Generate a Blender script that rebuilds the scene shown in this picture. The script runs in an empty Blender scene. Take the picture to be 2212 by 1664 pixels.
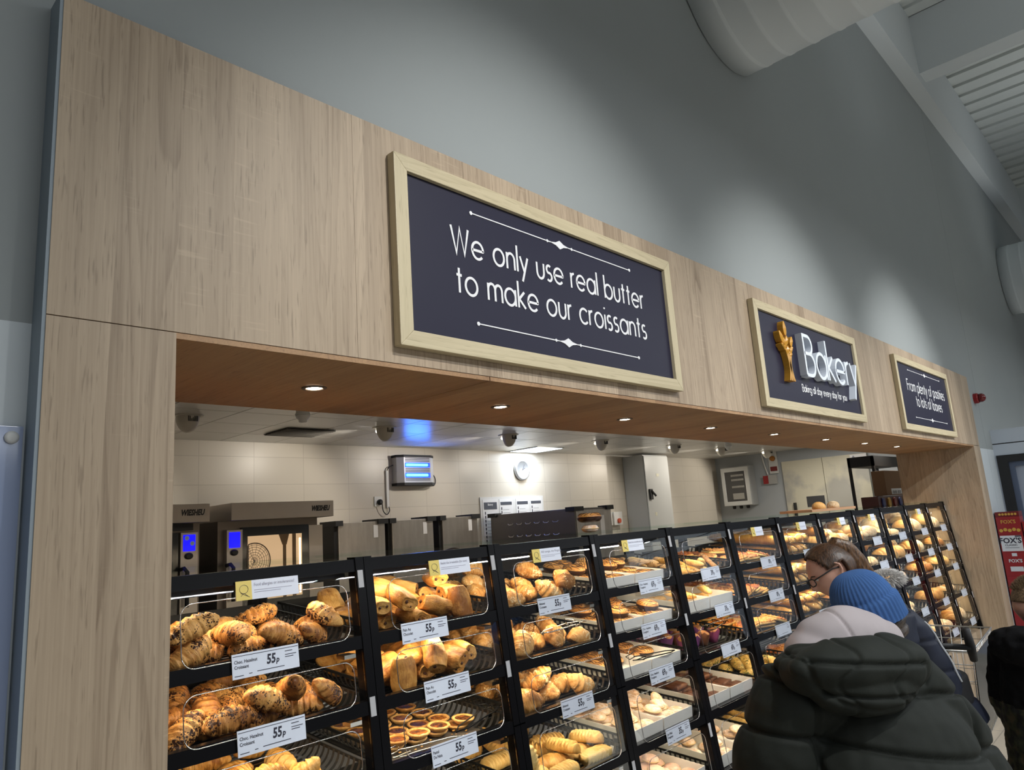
import bpy, bmesh, math, random
from mathutils import Vector, Matrix, noise
PI = math.pi
S = bpy.context.scene
COL = S.collection
# ------------------------------------------------------------------ camera, world, lights, exposure
FPX = 1555.154
CR = Matrix(((0.688048089, -0.722423169, -0.068516989), (0.092030904, 0.180527681, -0.979254854), (0.719805626, 0.667468741, 0.190696983)))
CAM = Vector((0.0, -1.4, 1.75))
cd = bpy.data.cameras.new('camera'); cam = bpy.data.objects.new('camera', cd); COL.objects.link(cam)
cd.sensor_fit = 'HORIZONTAL'; cd.sensor_width = 36; cd.lens = FPX / 2212 * 36; cd.clip_start = .05; cd.clip_end = 100
rt, dn, fw = Vector(CR[0]), Vector(CR[1]), Vector(CR[2])
M = Matrix((rt, -dn, -fw)).transposed().to_4x4(); M.translation = CAM
cam.matrix_world = M
S.camera = cam
S.view_settings.view_transform = 'Standard'; S.view_settings.look = 'None'
S.view_settings.exposure = 0.0; S.view_settings.gamma = 1.0; S.view_settings.use_curve_mapping = False
w = bpy.data.worlds.new('shop'); S.world = w; w.use_nodes = True
w.node_tree.nodes['Background'].inputs[0].default_value = (.75, .85, 1, 1)
w.node_tree.nodes['Background'].inputs[1].default_value = .06

def lamp(name, kind, loc, target, power, color, size=.1, size_y=None, spot=None, blend=.5, spread=None):
    l = bpy.data.lights.new(name, kind); l.energy = power; l.color = color
    if kind == 'AREA':
        l.size = size
        if size_y: l.shape = 'RECTANGLE'; l.size_y = size_y
        if spread: l.spread = spread
    else:
        l.shadow_soft_size = size
    if kind == 'SPOT': l.spot_size = spot; l.spot_blend = blend
    o = bpy.data.objects.new(name, l); COL.objects.link(o); o.location = loc
    d = Vector(target) - Vector(loc)
    o.rotation_euler = d.to_track_quat('-Z', 'Y' if abs(d.normalized().z) < .98 else 'X').to_euler()
    return o
COOL = (.93, .97, 1); WARM = (1, .72, .42); NEUT = (1, .93, .84)
# shop luminaires: long lines of linear fittings hung below the roof, running along the aisle
for ly, lx, lz, ln_, pw in ((-2.8, 1.5, 3.7, 4.2, 62), (-2.8, 6.0, 3.7, 4.2, 62), (-2.8, 10.5, 3.7, 4.2, 62), (-5.6, .5, 2.73, 3.6, 70), (-5.6, 3.75, 2.73, 1.9, 60), (-5.6, 5.95, 2.73, 1.9, 60), (-5.6, 8.15, 2.73, 1.9, 60), (-5.6, 10.4, 2.73, 2.0, 60), (-5.6, 13.2, 2.73, 3.0, 60)):
    lamp('shop_luminaire', 'AREA', (lx, ly, lz), (lx, ly, 0), pw, COOL, ln_, .09)
    lamp('shop_luminaire_uplight', 'AREA', (lx, ly, lz + .06), (lx, ly, 9), pw * (.30 if ly < -5 else .22), COOL, ln_, .09, spread=math.radians(105))
# track spots washing the three signs and the wall above
for sx, pw in ((1.76, 215), (3.87, 245), (6.07, 265)):
    lamp('track_spot', 'SPOT', (sx - .2, -2.3, 3.95), (sx, 0, 2.05), pw, (.98, .98, .96), .04, spot=math.radians(60), blend=.9)
# LED strips under every front rail of the counter
TZ = [1.473, 1.310, 1.146, .930, .700]
def FY(z): return .3135 - .1234 * (1.654 - z)
BX = [.62, 1.195, 1.706, 2.246, 2.788, 3.335, 3.905, 4.484, 5.094, 5.67, 6.263, 6.866, 7.452]
for k in range(12):
    for i, z in enumerate([1.655] + TZ[:4]):
        if k == 0 and i > 2: continue
        xc = (BX[k] + BX[k + 1]) / 2
        lamp('shelf_led', 'AREA', (xc, FY(z) + .05, z - .03), (xc, FY(z) + .24, z - .30), 1.5 if i == 0 else 1.12, (1, .80, .54), BX[k + 1] - BX[k] - .09, .012)
# ------------------------------------------------------------------ helpers
def wp(px, py, axis, val):
    v = CR.transposed() @ Vector(((px - 1106) / FPX, (py - 832) / FPX, 1))
    t = (val - CAM[axis]) / v[axis]
    return CAM + v * t
class MB:
    def __init__(s): s.v = []; s.f = []; s.mi = []; s.cur = 0
    def add(s, vs, fs):
        b = len(s.v); s.v += [tuple(x) for x in vs]; s.f += [tuple(b + i for i in f) for f in fs]; s.mi += [s.cur] * len(fs); return s
    def box(s, x0, x1, y0, y1, z0, z1, m=None):
        vs = [Vector((x, y, z)) for z in (z0, z1) for y in (y0, y1) for x in (x0, x1)]
        if m: vs = [m @ q for q in vs]
        return s.add(vs, [(0, 2, 3, 1), (4, 5, 7, 6), (0, 1, 5, 4), (2, 6, 7, 3), (0, 4, 6, 2), (1, 3, 7, 5)])
    def quad(s, a, b, c, d): return s.add([a, b, c, d], [(0, 1, 2, 3)])
    def grid(s, pts, closed_u=False, closed_v=False, cap0=False, cap1=False):
        n = len(pts); m = len(pts[0]); vs = [p for r in pts for p in r]; fs = []
        for i in range(n if closed_u else n - 1):
            for j in range(m if closed_v else m - 1):
                i2 = (i + 1) % n; j2 = (j + 1) % m
                fs.append((i * m + j, i * m + j2, i2 * m + j2, i2 * m + j))
        if cap0: fs.append(tuple(range(m - 1, -1, -1)))
        if cap1: fs.append(tuple((n - 1) * m + j for j in range(m)))
        return s.add(vs, fs)
    def tube(s, path, r, n=8, closed=False, cap=True):
        P = [Vector(q) for q in path]; rings = []; up = None; L = len(P)
        for i in range(L):
            a = P[(i - 1) % L] if (closed or i > 0) else P[i]; b = P[(i + 1) % L] if (closed or i < L - 1) else P[i]
            t = (b - a).normalized() if (b - a).length > 1e-9 else Vector((0, 0, 1))
            if up is None:
                up = t.orthogonal().normalized()
            up = (up - t * up.dot(t))
            up = up.normalized() if up.length > 1e-6 else t.orthogonal().normalized()
            q = t.cross(up); rr = r[i] if isinstance(r, (list, tuple)) else r
            rings.append([P[i] + (up * math.cos(2 * PI * k / n) + q * math.sin(2 * PI * k / n)) * rr for k in range(n)])
        return s.grid(rings, closed_u=closed, closed_v=True, cap0=cap and not closed, cap1=cap and not closed)
    def lathe(s, prof, n=24, c=(0, 0, 0), axis='z', cap0=True, cap1=True):
        rings = []
        for (r, h) in prof:
            ring = []
            for k in range(n):
                a = 2 * PI * k / n; x, y = r * math.cos(a), r * math.sin(a)
                q = {'z': (x, y, h), 'y': (x, -h, y), 'x': (h, x, y)}[axis]
                ring.append((c[0] + q[0], c[1] + q[1], c[2] + q[2]))
            rings.append(ring)
        return s.grid(rings, closed_v=True, cap0=cap0, cap1=cap1)
    def mesh(s, name, mats, smooth=False, bevel=0):
        me = bpy.data.meshes.new(name); me.from_pydata(s.v, [], s.f)
        for m in (mats if isinstance(mats, (list, tuple)) else [mats]): me.materials.append(m)
        me.polygons.foreach_set('material_index', s.mi)
        if smooth: me.polygons.foreach_set('use_smooth', [True] * len(me.polygons))
        me.update()
        bm = bmesh.new(); bm.from_mesh(me)
        if bevel: bmesh.ops.bevel(bm, geom=list(bm.edges), offset=bevel, segments=2, affect='EDGES', profile=.7)
        bmesh.ops.recalc_face_normals(bm, faces=bm.faces); bm.to_mesh(me); bm.free()
        return me
def obj(name, me, parent=None, label=None, cat=None, group=None, kind=None, loc=None, rot=None):
    o = bpy.data.objects.new(name, me); COL.objects.link(o)
    if parent: o.parent = parent
    if label: o['label'] = label
    if cat: o['category'] = cat
    if group: o['group'] = group
    if kind: o['kind'] = kind
    if loc is not None: o.location = loc
    if rot is not None: o.rotation_euler = rot
    return o
def thing(name, label, cat, loc=(0, 0, 0), group=None, rot=(0, 0, 0)):
    return obj(name, None, None, label, cat, group, None, loc, rot)
def box(name, m, x0, x1, y0, y1, z0, z1, parent=None, bevel=0, **k):
    return obj(name, MB().box(x0, x1, y0, y1, z0, z1).mesh(name, m, bevel=bevel), parent, **k)
def copy_tree(o, parent=None):
    c = o.copy(); COL.objects.link(c)
    if parent: c.parent = parent
    for ch in list(o.children): copy_tree(ch, c)
    return c
# ------------------------------------------------------------------ materials
MATS = {}
class NT:
    def __init__(s, name):
        s.m = bpy.data.materials.new(name); s.m.use_nodes = True; s.t = s.m.node_tree; s.b = s.t.nodes['Principled BSDF']; s.out = s.t.nodes['Material Output']
    def n(s, kind, **k):
        x = s.t.nodes.new(kind)
        for a, b in k.items():
            if a.startswith('i_'):
                key = a[2:]; key = int(key) if key.isdigit() else key.replace('_', ' ')
                if isinstance(b, bpy.types.NodeSocket): s.t.links.new(b, x.inputs[key])
                else: x.inputs[key].default_value = b
            else: setattr(x, a, b)
        return x
    def coord(s, scale=(1, 1, 1), kind='Object'):
        c = s.n('ShaderNodeTexCoord'); mp = s.n('ShaderNodeMapping'); mp.inputs['Scale'].default_value = scale
        s.t.links.new(c.outputs[kind], mp.inputs['Vector']); return mp.outputs[0]
    def noise(s, vec, scale, detail=4, rough=.55, dist=0):
        return s.n('ShaderNodeTexNoise', i_Vector=vec, i_Scale=scale, i_Detail=detail, i_Roughness=rough, i_Distortion=dist).outputs['Fac']
    def ramp(s, fac, stops):
        r = s.n('ShaderNodeValToRGB', i_Fac=fac); e = r.color_ramp.elements
        while len(e) < len(stops): e.new(.5)
        for q, (p, c) in zip(e, stops): q.position = p; q.color = (*c, 1) if len(c) == 3 else c
        return r.outputs['Color']
    def mix(s, f, a, b, mode='MIX'):
        x = s.n('ShaderNodeMix', data_type='RGBA', blend_type=mode)
        for key, val in ((0, f), (6, a), (7, b)):
            if isinstance(val, bpy.types.NodeSocket): s.t.links.new(val, x.inputs[key])
            else: x.inputs[key].default_value = val if not isinstance(val, tuple) or len(val) == 4 else (*val, 1)
        return x.outputs[2]
    def math(s, op, a, b=0.0):
        return s.n('ShaderNodeMath', operation=op, i_0=a, i_1=b).outputs[0]
    def bump(s, h, strength=.3, dist=.01):
        s.t.links.new(s.n('ShaderNodeBump', i_Height=h, i_Strength=strength, i_Distance=dist).outputs[0], s.b.inputs['Normal'])
    def set(s, **k):
        for a, v in k.items():
            i = s.b.inputs[a.replace('_', ' ')]
            if isinstance(v, bpy.types.NodeSocket): s.t.links.new(v, i)
            else: i.default_value = (*v, 1) if isinstance(v, tuple) and len(v) == 3 else v
        return s
def srgb(r, g, b): return tuple(((c / 255) / 12.92 if c / 255 <= .04045 else ((c / 255 + .055) / 1.055) ** 2.4) for c in (r, g, b))
def plain(name, col, rough=.5, metal=0, emit=None, es=1, spec=.5, var=0, alpha=None):
    if name in MATS: return MATS[name]
    q = NT(name); q.set(Roughness=rough, Metallic=metal)
    q.b.inputs['Specular IOR Level'].default_value = spec
    if var:
        f = q.noise(q.coord(), 3, 5)
        q.set(Base_Color=q.mix(f, tuple(c * (1 - var) for c in col), tuple(min(1, c * (1 + var)) for c in col)))
    else: q.set(Base_Color=col)
    if emit: q.set(Emission_Color=emit, Emission_Strength=es)
    MATS[name] = q.m; return q.m
def wood(name, light, dark, axis=2, gain=1.0, rough=.5):
    q = NT(name); other = 0 if axis != 0 else 2
    raw = q.coord(); sep = q.n('ShaderNodeSeparateXYZ', i_0=raw); u = sep.outputs[other]
    pl = q.math('FLOOR', q.math('MULTIPLY', q.math('ADD', u, q.math('MULTIPLY', q.noise(q.coord((.6, .6, .6)), 1.0, 1), .05)), 8.7))
    pid = q.n('ShaderNodeTexWhiteNoise', noise_dimensions='1D', i_W=pl).outputs['Value']
    def vec(across, along, k):
        sc = [across] * 3; sc[axis] = along; c = q.coord(tuple(sc)); ad = q.n('ShaderNodeVectorMath', operation='ADD'); q.t.links.new(c, ad.inputs[0]); q.t.links.new(q.math('MULTIPLY', pid, k), ad.inputs[1]); return ad.outputs[0]
    big = q.noise(vec(7, .5, 9), 1.0, 4, .55, .8)
    fig = q.noise(vec(7.5, .55, 31), 1.0, 2, .35, .25)
    ring = q.math('FRACT', q.math('MULTIPLY', fig, 19.0))
    ringc = q.ramp(ring, [(0, (1, 1, 1)), (.55, (.75, .75, .75)), (.93, (.18, .18, .18)), (1, (.9, .9, .9))])
    amt = q.ramp(q.n('ShaderNodeTexWhiteNoise', noise_dimensions='1D', i_W=q.math('ADD', pl, .37)).outputs['Value'], [(.40, (.03, .03, .03)), (.9, (.20, .20, .20))])
    fine = q.noise(vec(150, 2.6, 5), 1.0, 3, .6, .15)
    pore = q.noise(vec(230, 13, 3), 1.0, 2, .5)
    f = q.math('ADD', q.math('ADD', q.math('MULTIPLY', big, .46), q.math('MULTIPLY', q.math('SUBTRACT', ringc, .6), amt)), q.math('ADD', q.math('MULTIPLY', fine, .36), q.math('MULTIPLY', pid, .17)))
    mid = tuple(d + (a - d) * .58 for a, d in zip(light, dark))
    base = q.ramp(f, [(.28, dark), (.48, mid), (.72, light)])
    base = q.mix(q.ramp(pore, [(.60, (0, 0, 0)), (.70, (.45, .45, .45))]), base, tuple(c * .75 for c in dark))
    flk = q.noise(vec(9, 130, 17), 1.0, 2, .5); msk = q.noise(vec(6, 3, 23), 1.0, 1)
    base = q.mix(q.math('MULTIPLY', q.ramp(flk, [(.60, (0, 0, 0)), (.72, (.30, .30, .30))]), q.ramp(msk, [(.55, (0, 0, 0)), (.65, (1, 1, 1))])), base, tuple(min(1, c * 1.2) for c in light))
    q.set(Base_Color=base, Roughness=rough)
    q.bump(fine, .08, .002)
    MATS[name] = q.m; return q.m
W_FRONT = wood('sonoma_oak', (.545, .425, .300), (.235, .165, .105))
W_SOFF = wood('sonoma_oak_warm_bounce', (.50, .30, .15), (.25, .13, .06), axis=1)  # same oak for the soffit, warm bounce light put into its orange colour
W_FRAME = wood('pale_oak_frame', (.66, .57, .38), (.46, .38, .23), axis=0)
W_FRAMEV = wood('pale_oak_frame_upright', (.66, .57, .38), (.46, .38, .23), axis=2)
GREYWALL = plain('grey_wall_paint', (.335, .362, .365), .75, var=.03)
WHITEWALL = plain('white_wall_paint', (.62, .67, .70), .7, var=.02)
EDGE = plain('grey_edge_strip', (.30, .355, .40), .6)  # plain blue-grey strip along the left side of the surround
BLACK = plain('black_gloss_metal', (.006, .006, .007), .25, spec=.10)
BLACKM = plain('black_matt', (.015, .015, .016), .6)
CHROME = plain('chrome', (.8, .8, .8), .12, 1)
STEEL = plain('brushed_steel', (.40, .36, .32), .38, .65, var=.12)
WHITEP = plain('white_plastic', (.72, .72, .70), .45)
WBEAM = plain('white_painted_steel', (.62, .66, .68), .6)
WHITE = plain('white_print', (.86, .86, .88), .5)
NAVY = plain('navy_panel', (.015, .014, .035), .46, var=.05, spec=.3)
DARKGAP = plain('dark_gap', (.02, .018, .015), .9)
def glass(name, tint=(1, 1, 1), rough=0.0, ior=1.45, k=1.0):
    q = NT(name); q.t.nodes.remove(q.b)
    tr = q.n('ShaderNodeBsdfTransparent', i_Color=(*tint, 1)); gl = q.n('ShaderNodeBsdfGlossy', i_Roughness=rough)
    fr = q.n('ShaderNodeFresnel', i_IOR=ior); fk = q.math('MULTIPLY', fr.outputs[0], k)
    mx = q.n('ShaderNodeMixShader', i_0=fk); q.t.links.new(tr.outputs[0], mx.inputs[1]); q.t.links.new(gl.outputs[0], mx.inputs[2])
    q.t.links.new(mx.outputs[0], q.out.inputs[0]); MATS[name] = q.m; return q.m
GLASS = glass('clear_acrylic', (.985, .99, .99), k=.22)
# ------------------------------------------------------------------ shell of the shop
YW = .065
XL, XP, XR, XO, ZB, ZT = .333, .5545, 7.4575, 7.697, 2.166, 2.806
struct = dict(kind='structure')
def tilemat(name, col, grout, sx, sz, rough=.3, axes=('X', 'Z'), off=(0, 0), gw=.006, offset=0.0):
    q = NT(name); c = q.coord(); sep = q.n('ShaderNodeSeparateXYZ', i_0=c)
    cmb = q.n('ShaderNodeCombineXYZ', i_0=q.math('ADD', sep.outputs[axes[0]], off[0]), i_1=q.math('ADD', sep.outputs[axes[1]], off[1]))
    br = q.n('ShaderNodeTexBrick', i_Vector=cmb.outputs[0], i_Color1=(*col, 1), i_Color2=(*(x * .96 for x in col), 1), i_Mortar=(*grout, 1), i_Scale=1, i_Mortar_Size=gw, i_Brick_Width=sx, i_Row_Height=sz)
    br.offset = offset; br.squash = 1
    q.set(Base_Color=br.outputs['Color'], Roughness=rough); q.bump(q.math('ADD', q.math('MULTIPLY', q.noise(c, 22, 3), .03), q.math('MULTIPLY', br.outputs['Fac'], -1.0)), .25, .003)
    MATS[name] = q.m; return q.m
FLOORM = tilemat('beige_floor_tile', (.50, .46, .39), (.30, .28, .25), .6, .6, .3, ('X', 'Y'), gw=.004)
box('floor', FLOORM, -3, 15, -8, 6.2, -.1, 0, **struct)
# back wall with the opening: left pier, right pier, part above
def wallpiece(name, x0, x1, zsplit=True):
    m = MB()
    if zsplit:
        m.cur = 1; m.box(x0, x1, YW, YW + .2, 0, 2.163); m.cur = 0; m.box(x0, x1, YW, YW + .2, 2.163, 5.87)
    return m
m = wallpiece('wall_back', -3, XL + .1)
m.cur = 0; m.box(XL + .1, XO - .05, YW, YW + .2, 2.6, 5.87)
m.cur = 1; m.box(XO - .05, 8.37, YW, YW + .2, 0, 2.163); m.box(8.374, 20, YW, YW + .2, 0, 2.163)
m.cur = 0; m.box(XO - .05, 8.37, YW, YW + .2, 2.163, 5.87); m.box(8.374, 20, YW, YW + .2, 2.163, 5.87)
m.cur = 2; m.box(8.36, 8.384, YW + .01, YW + .19, 0, 5.8)
obj('wall_back', m.mesh('wall_back', [GREYWALL, WHITEWALL, DARKGAP]), **struct)
# timber surround
m = MB()
m.box(XL, .9776, 0, .62, ZB + .0008, ZT); m.box(.9784, XO, 0, .62, ZB + .0008, ZT); m.cur = 1; m.box(XL + .01, XO - .01, .01, .6, ZB + .004, ZT - .01)
obj('trim_1', m.mesh('fascia', [W_FRONT, DARKGAP]), **struct)
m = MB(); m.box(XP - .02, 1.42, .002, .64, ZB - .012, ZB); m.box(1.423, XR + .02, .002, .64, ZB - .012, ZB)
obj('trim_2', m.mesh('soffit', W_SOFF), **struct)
box('trim_3', W_FRONT, XL, XP, 0, .64, 0, ZB - .0012, **struct)
box('trim_4', W_FRONT, XR, XO, 0, .64, 0, ZB - .003, **struct)
box('trim_5', EDGE, XL - .006, XL, 0.002, YW, 0, ZT, **struct)
# ------------------------------------------------------------------ stroke lettering for the signs
def arc(cx, cy, rx, ry, a0, a1, n=14):
    return [(cx + rx * math.cos(math.radians(a0 + (a1 - a0) * i / n)), cy + ry * math.sin(math.radians(a0 + (a1 - a0) * i / n))) for i in range(n + 1)]
O = lambda: arc(.5, .5, .5, .5, 0, 360, 28)
GL = {  # width, strokes ; x-height 1, ascender 1.62, cap 1.55
 'a': (1.0, [O(), [(1, 1), (1, 0)]]), 'b': (1.0, [O(), [(0, 1.62), (0, 0)]]), 'd': (1.0, [O(), [(1, 1.62), (1, 0)]]),
 'g': (1.0, [O(), [(1, 1), (1, -.1)] + arc(.5, -.1, .5, .42, 0, -160)]), 'p': (1.0, [O(), [(0, 1), (0, -.55)]]),
 'c': (.86, [arc(.5, .5, .5, .5, 42, 318, 22)]), 'e': (1.0, [[(0.01, .5), (1, .5)] + arc(.5, .5, .5, .5, 0, 318, 24)]), 'o': (1.0, [O()]),
 'n': (.74, [[(0, 1), (0, 0)], [(0, .55)] + arc(.37, .6, .37, .38, 180, 0) + [(.74, 0)]]),
 'm': (1.26, [[(0, 1), (0, 0)], [(0, .6)] + arc(.315, .65, .315, .34, 180, 0) + [(.63, 0)], [(.63, .6)] + arc(.945, .65, .315, .34, 180, 0) + [(1.26, 0)]]),
 'u': (.74, [[(0, 1)] + arc(.37, .4, .37, .4, 180, 360) + [(.74, 1)]]), 'r': (.38, [[(0, 1), (0, 0)], [(0, .55)] + arc(.36, .62, .36, .36, 180, 85, 8)]),
 's': (.56, [arc(.28, .745, .25, .25, 45, 250, 12) + arc(.28, .26, .28, .26, 85, -135, 12)]),
 't': (.44, [[(.22, 1.4), (.22, 0)], [(0, 1), (.44, 1)]]), 'l': (.0, [[(0, 1.62), (0, 0)]]), 'i': (.0, [[(0, 1), (0, 0)], [(0, 1.38), (0, 1.5)]]),
 'k': (.66, [[(0, 1.62), (0, 0)], [(.6, 1), (.04, .5)], [(.1, .5), (.66, 0)]]), 'y': (.78, [[(0, 1), (.39, .04)], [(.78, 1), (.14, -.55)]]),
 'v': (.76, [[(0, 1), (.38, 0), (.76, 1)]]), 'f': (.42, [[(.16, 0), (.16, 1.3)] + arc(.38, 1.34, .22, .26, 180, 80, 6), [(0, 1), (.4, 1)]]),
 'W': (1.5, [[(0, 1.55), (.4, 0), (.75, 1.5), (1.1, 0), (1.5, 1.55)]]), 'F': (.72, [[(0, 0), (0, 1.55), (.72, 1.55)], [(0, .85), (.66, .85)]]),
 'B': (.9, [[(0, 0), (0, 1.55), (.45, 1.55)] + arc(.45, 1.2, .36, .35, 90, -90) + [(0, .85)], [(.45, .85)] + arc(.47, .425, .42, .425, 90, -90) + [(0, 0)]]),
 ' ': (.38, [])}
def stroke_text(txt, xh, w, depth, sx=1.0, track=.30):
    """flat strokes with thickness in the XZ plane facing -Y; returns MB and width"""
    m = MB(); x = 0
    for ch in txt:
        gw, ss = GL[ch]
        for si, st in enumerate(ss):
            dpt = depth + si * .00025
            P = [Vector(((x + a * sx) * xh, 0, b * xh)) for a, b in st]
            closed = (P[0] - P[-1]).length < 1e-5
            if closed: P = P[:-1]
            L = len(P); A = []; Bq = []
            for i in range(L):
                a = P[(i - 1) % L] if closed or i else P[i]; b = P[(i + 1) % L] if closed or i < L - 1 else P[i]
                t1 = (P[i] - a); t2 = (b - P[i]); t1 = t1.normalized() if t1.length > 1e-9 else t2.normalized(); t2 = t2.normalized() if t2.length > 1e-9 else t1
                tt = (t1 + t2).normalized(); nn = Vector((-tt.z, 0, tt.x)); k = min(2.2, 1 / max(.4, tt.dot(t1)))
                A.append(P[i] + nn * w * .5 * k); Bq.append(P[i] - nn * w * .5 * k)
            rings = [[a, b, b + Vector((0, -dpt, 0)), a + Vector((0, -dpt, 0))] for a, b in zip(A, Bq)]
            m.grid(rings, closed_u=closed, closed_v=True, cap0=not closed, cap1=not closed)
        x += gw * sx + track
    return m, (x - track) * xh
def place_mb(dst, src, dx, dy, dz):
    dst.add([(a + dx, b + dy, c + dz) for a, b, c in src.v], src.f)
def ornament(m, cx, z, hw, y):
    m.box(cx - hw, cx - .045, y - .0015, y, z - .0017, z + .0017); m.box(cx + .045, cx + hw, y - .0015, y, z - .0017, z + .0017); m.box(cx - .045, cx + .045, y - .0014, y, z - .0012, z + .0012)
    for s in (-1, 1):
        for d in (hw, .062): m.lathe([(.006 if d == hw else .005, 0), (.006 if d == hw else .005, .0018)], 10, (cx + s * d, y, z), 'y')
    q = [(cx - .05, z), (cx - .02, z + .005), (cx, z + .015), (cx + .02, z + .005), (cx + .05, z), (cx + .02, z - .005), (cx, z - .015), (cx - .02, z - .005)]
    m.add([(a, y - .002, b) for a, b in q] + [(a, y, b) for a, b in q], [tuple(range(8))] + [(i, (i + 1) % 8, 8 + (i + 1) % 8, 8 + i) for i in range(8)])
def sign(label, x0, x1, z0, z1):
    t = thing('wall_sign', label, 'sign', ((x0 + x1) / 2, 0, z0), 'framed navy bakery signs'); cx = (x0 + x1) / 2
    fwid = .043; y0 = -.029
    fr = MB()
    def pr(a, b, c, d):  # mitred bar, front quad a-b-c-d in xz, extruded
        fr.add([(p[0], y0, p[1]) for p in (a, b, c, d)] + [(p[0], -.001, p[1]) for p in (a, b, c, d)], [(0, 1, 2, 3), (7, 6, 5, 4), (0, 4, 5, 1), (1, 5, 6, 2), (2, 6, 7, 3), (3, 7, 4, 0)])
    ax0, ax1, az0, az1 = x0 - cx, x1 - cx, 0, z1 - z0
    I = [(ax0 + fwid, az0 + fwid), (ax1 - fwid, az0 + fwid), (ax1 - fwid, az1 - fwid), (ax0 + fwid, az1 - fwid)]; Oo = [(ax0, az0), (ax1, az0), (ax1, az1), (ax0, az1)]
    for k in range(4):
        fr.cur = 0 if k % 2 == 0 else 1
        pr(Oo[k], Oo[(k + 1) % 4], I[(k + 1) % 4], I[k])
    obj('frame', fr.mesh('sign_frame', [W_FRAME, W_FRAMEV], bevel=.002), t)
    obj('panel', MB().box(ax0 + fwid - .004, ax1 - fwid + .004, -.016, -.003, az0 + fwid - .004, az1 - fwid + .004).mesh('sign_panel', NAVY), t)
    return t, cx, z0
def lines(t, cx, z0, rows, w):
    m = MB()
    for txt, xa, xb, z, xh in rows:
        n0, d0 = stroke_text(txt, xh, w, .0015, 1.0, .30); k = (xb - xa) / d0
        a, wd = stroke_text(txt, xh, w, .0015, k, .30 * k); place_mb(m, a, xa - cx, -.0162, z - z0)
    return m
t, cx, z0 = sign('large navy sign reading We only use real butter to make our croissants', 1.086, 2.442, 2.208, 2.732)
m = lines(t, cx, z0, [('We only use real butter', 1.285, 2.240, 2.503, .0515), ('to make our croissants', 1.297, 2.238, 2.388, .0515)], .0078)
ornament(m, 1.767 - cx, 2.640 - z0, .400, -.0165); ornament(m, 1.771 - cx, 2.309 - z0, .400, -.0165)
obj('lettering', m.mesh('lettering', WHITE), t)
t, cx, z0 = sign('navy sign with raised white word Bakery and golden wheat sheaf', 3.18, 4.567, 2.205, 2.722)
n0, d0 = stroke_text('Bakery', .136, .022, .035, 1.0, .20); a, wd = stroke_text('Bakery', .136, .0175, .035, .765 / d0, .20 * .765 / d0)
m = MB(); place_mb(m, a, 3.672 - cx, -.016, 2.398 - z0)
obj('raised_lettering', m.mesh('raised_lettering', plain('white_letter_acrylic', (.78, .84, .93), .35)), t, label='thick white raised letters spelling Bakery')
m = lines(t, cx, z0, [('Baking all day every day for you', 3.66, 4.30, 2.316, .024)], .0045)
obj('lettering', m.mesh('lettering', WHITE), t)
m = MB()
def leaf(cx_, cz_, L, Wd, ang, y=-.016, d=.03):
    ca, sa = math.cos(ang), math.sin(ang); n = 12; pts = []
    for k in range(n):
        tt = k / n * 2 * PI; u = math.cos(tt) * L / 2; v = math.sin(tt) * Wd / 2 * (1 - .25 * math.cos(tt)); pts.append((cx_ + u * ca - v * sa, cz_ + u * sa + v * ca))
    c = (sum(p[0] for p in pts) / n, sum(p[1] for p in pts) / n)
    m.add([(p[0], y - d, p[1]) for p in pts] + [(p[0], y, p[1]) for p in pts] + [(c[0], y - d - .008, c[1])], [(i, (i + 1) % n, n * 2) for i in range(n)] + [(i, n + i, n + (i + 1) % n, (i + 1) % n) for i in range(n)])
bx, bz = 3.468 - cx, 2.378 - z0
for (ox, oz, L, Wd, an) in ((.0, .235, .075, .036, 92), (-.052, .185, .07, .034, 125), (.062, .175, .062, .030, 62), (.006, .175, .05, .026, 75), (-.018, .160, .05, .026, 110), (-.035, .135, .036, .02, 140), (.045, .13, .04, .022, 55), (.008, .128, .042, .024, 80), (.034, .105, .03, .018, 45), (-.012, .118, .036, .022, 115), (.055, .14, .03, .018, 35), (-.05, .145, .03, .018, 160)):
    leaf(bx + ox, bz + oz, L, Wd, math.radians(an))
for (tx, tw) in ((-.03, .012), (-.008, .012), (.014, .012), (.034, .012)):
    n = 8; A = []
    for k in range(n + 1):
        s_ = k / n; xx = bx + .012 + tx * (1 - math.sin(s_ * PI) * .72) * (1 if s_ > .5 else .9); zz = bz - .03 + s_ * .15
        A.append([(xx - tw / 2, -.016, zz), (xx + tw / 2, -.016, zz), (xx + tw / 2, -.046, zz), (xx - tw / 2, -.046, zz)])
    m.grid(A, closed_v=True, cap0=True, cap1=True)
obj('wheat_emblem', m.mesh('wheat_emblem', plain('golden_acrylic', (.62, .30, .03), .35)), t, label='raised golden wheat sheaf emblem')
t, cx, z0 = sign('navy sign reading From plenty of pastries to lots of loaves', 5.355, 6.78, 2.204, 2.728)
m = lines(t, cx, z0, [('From plenty of pastries', 5.60, 6.617, 2.497, .0515), ('to lots of loaves', 5.769, 6.48, 2.392, .0515)], .0078)
ornament(m, 6.11 - cx, 2.650 - z0, .434, -.0165); ornament(m, 6.123 - cx, 2.306 - z0, .434, -.0165)
obj('lettering', m.mesh('lettering', WHITE), t)
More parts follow.
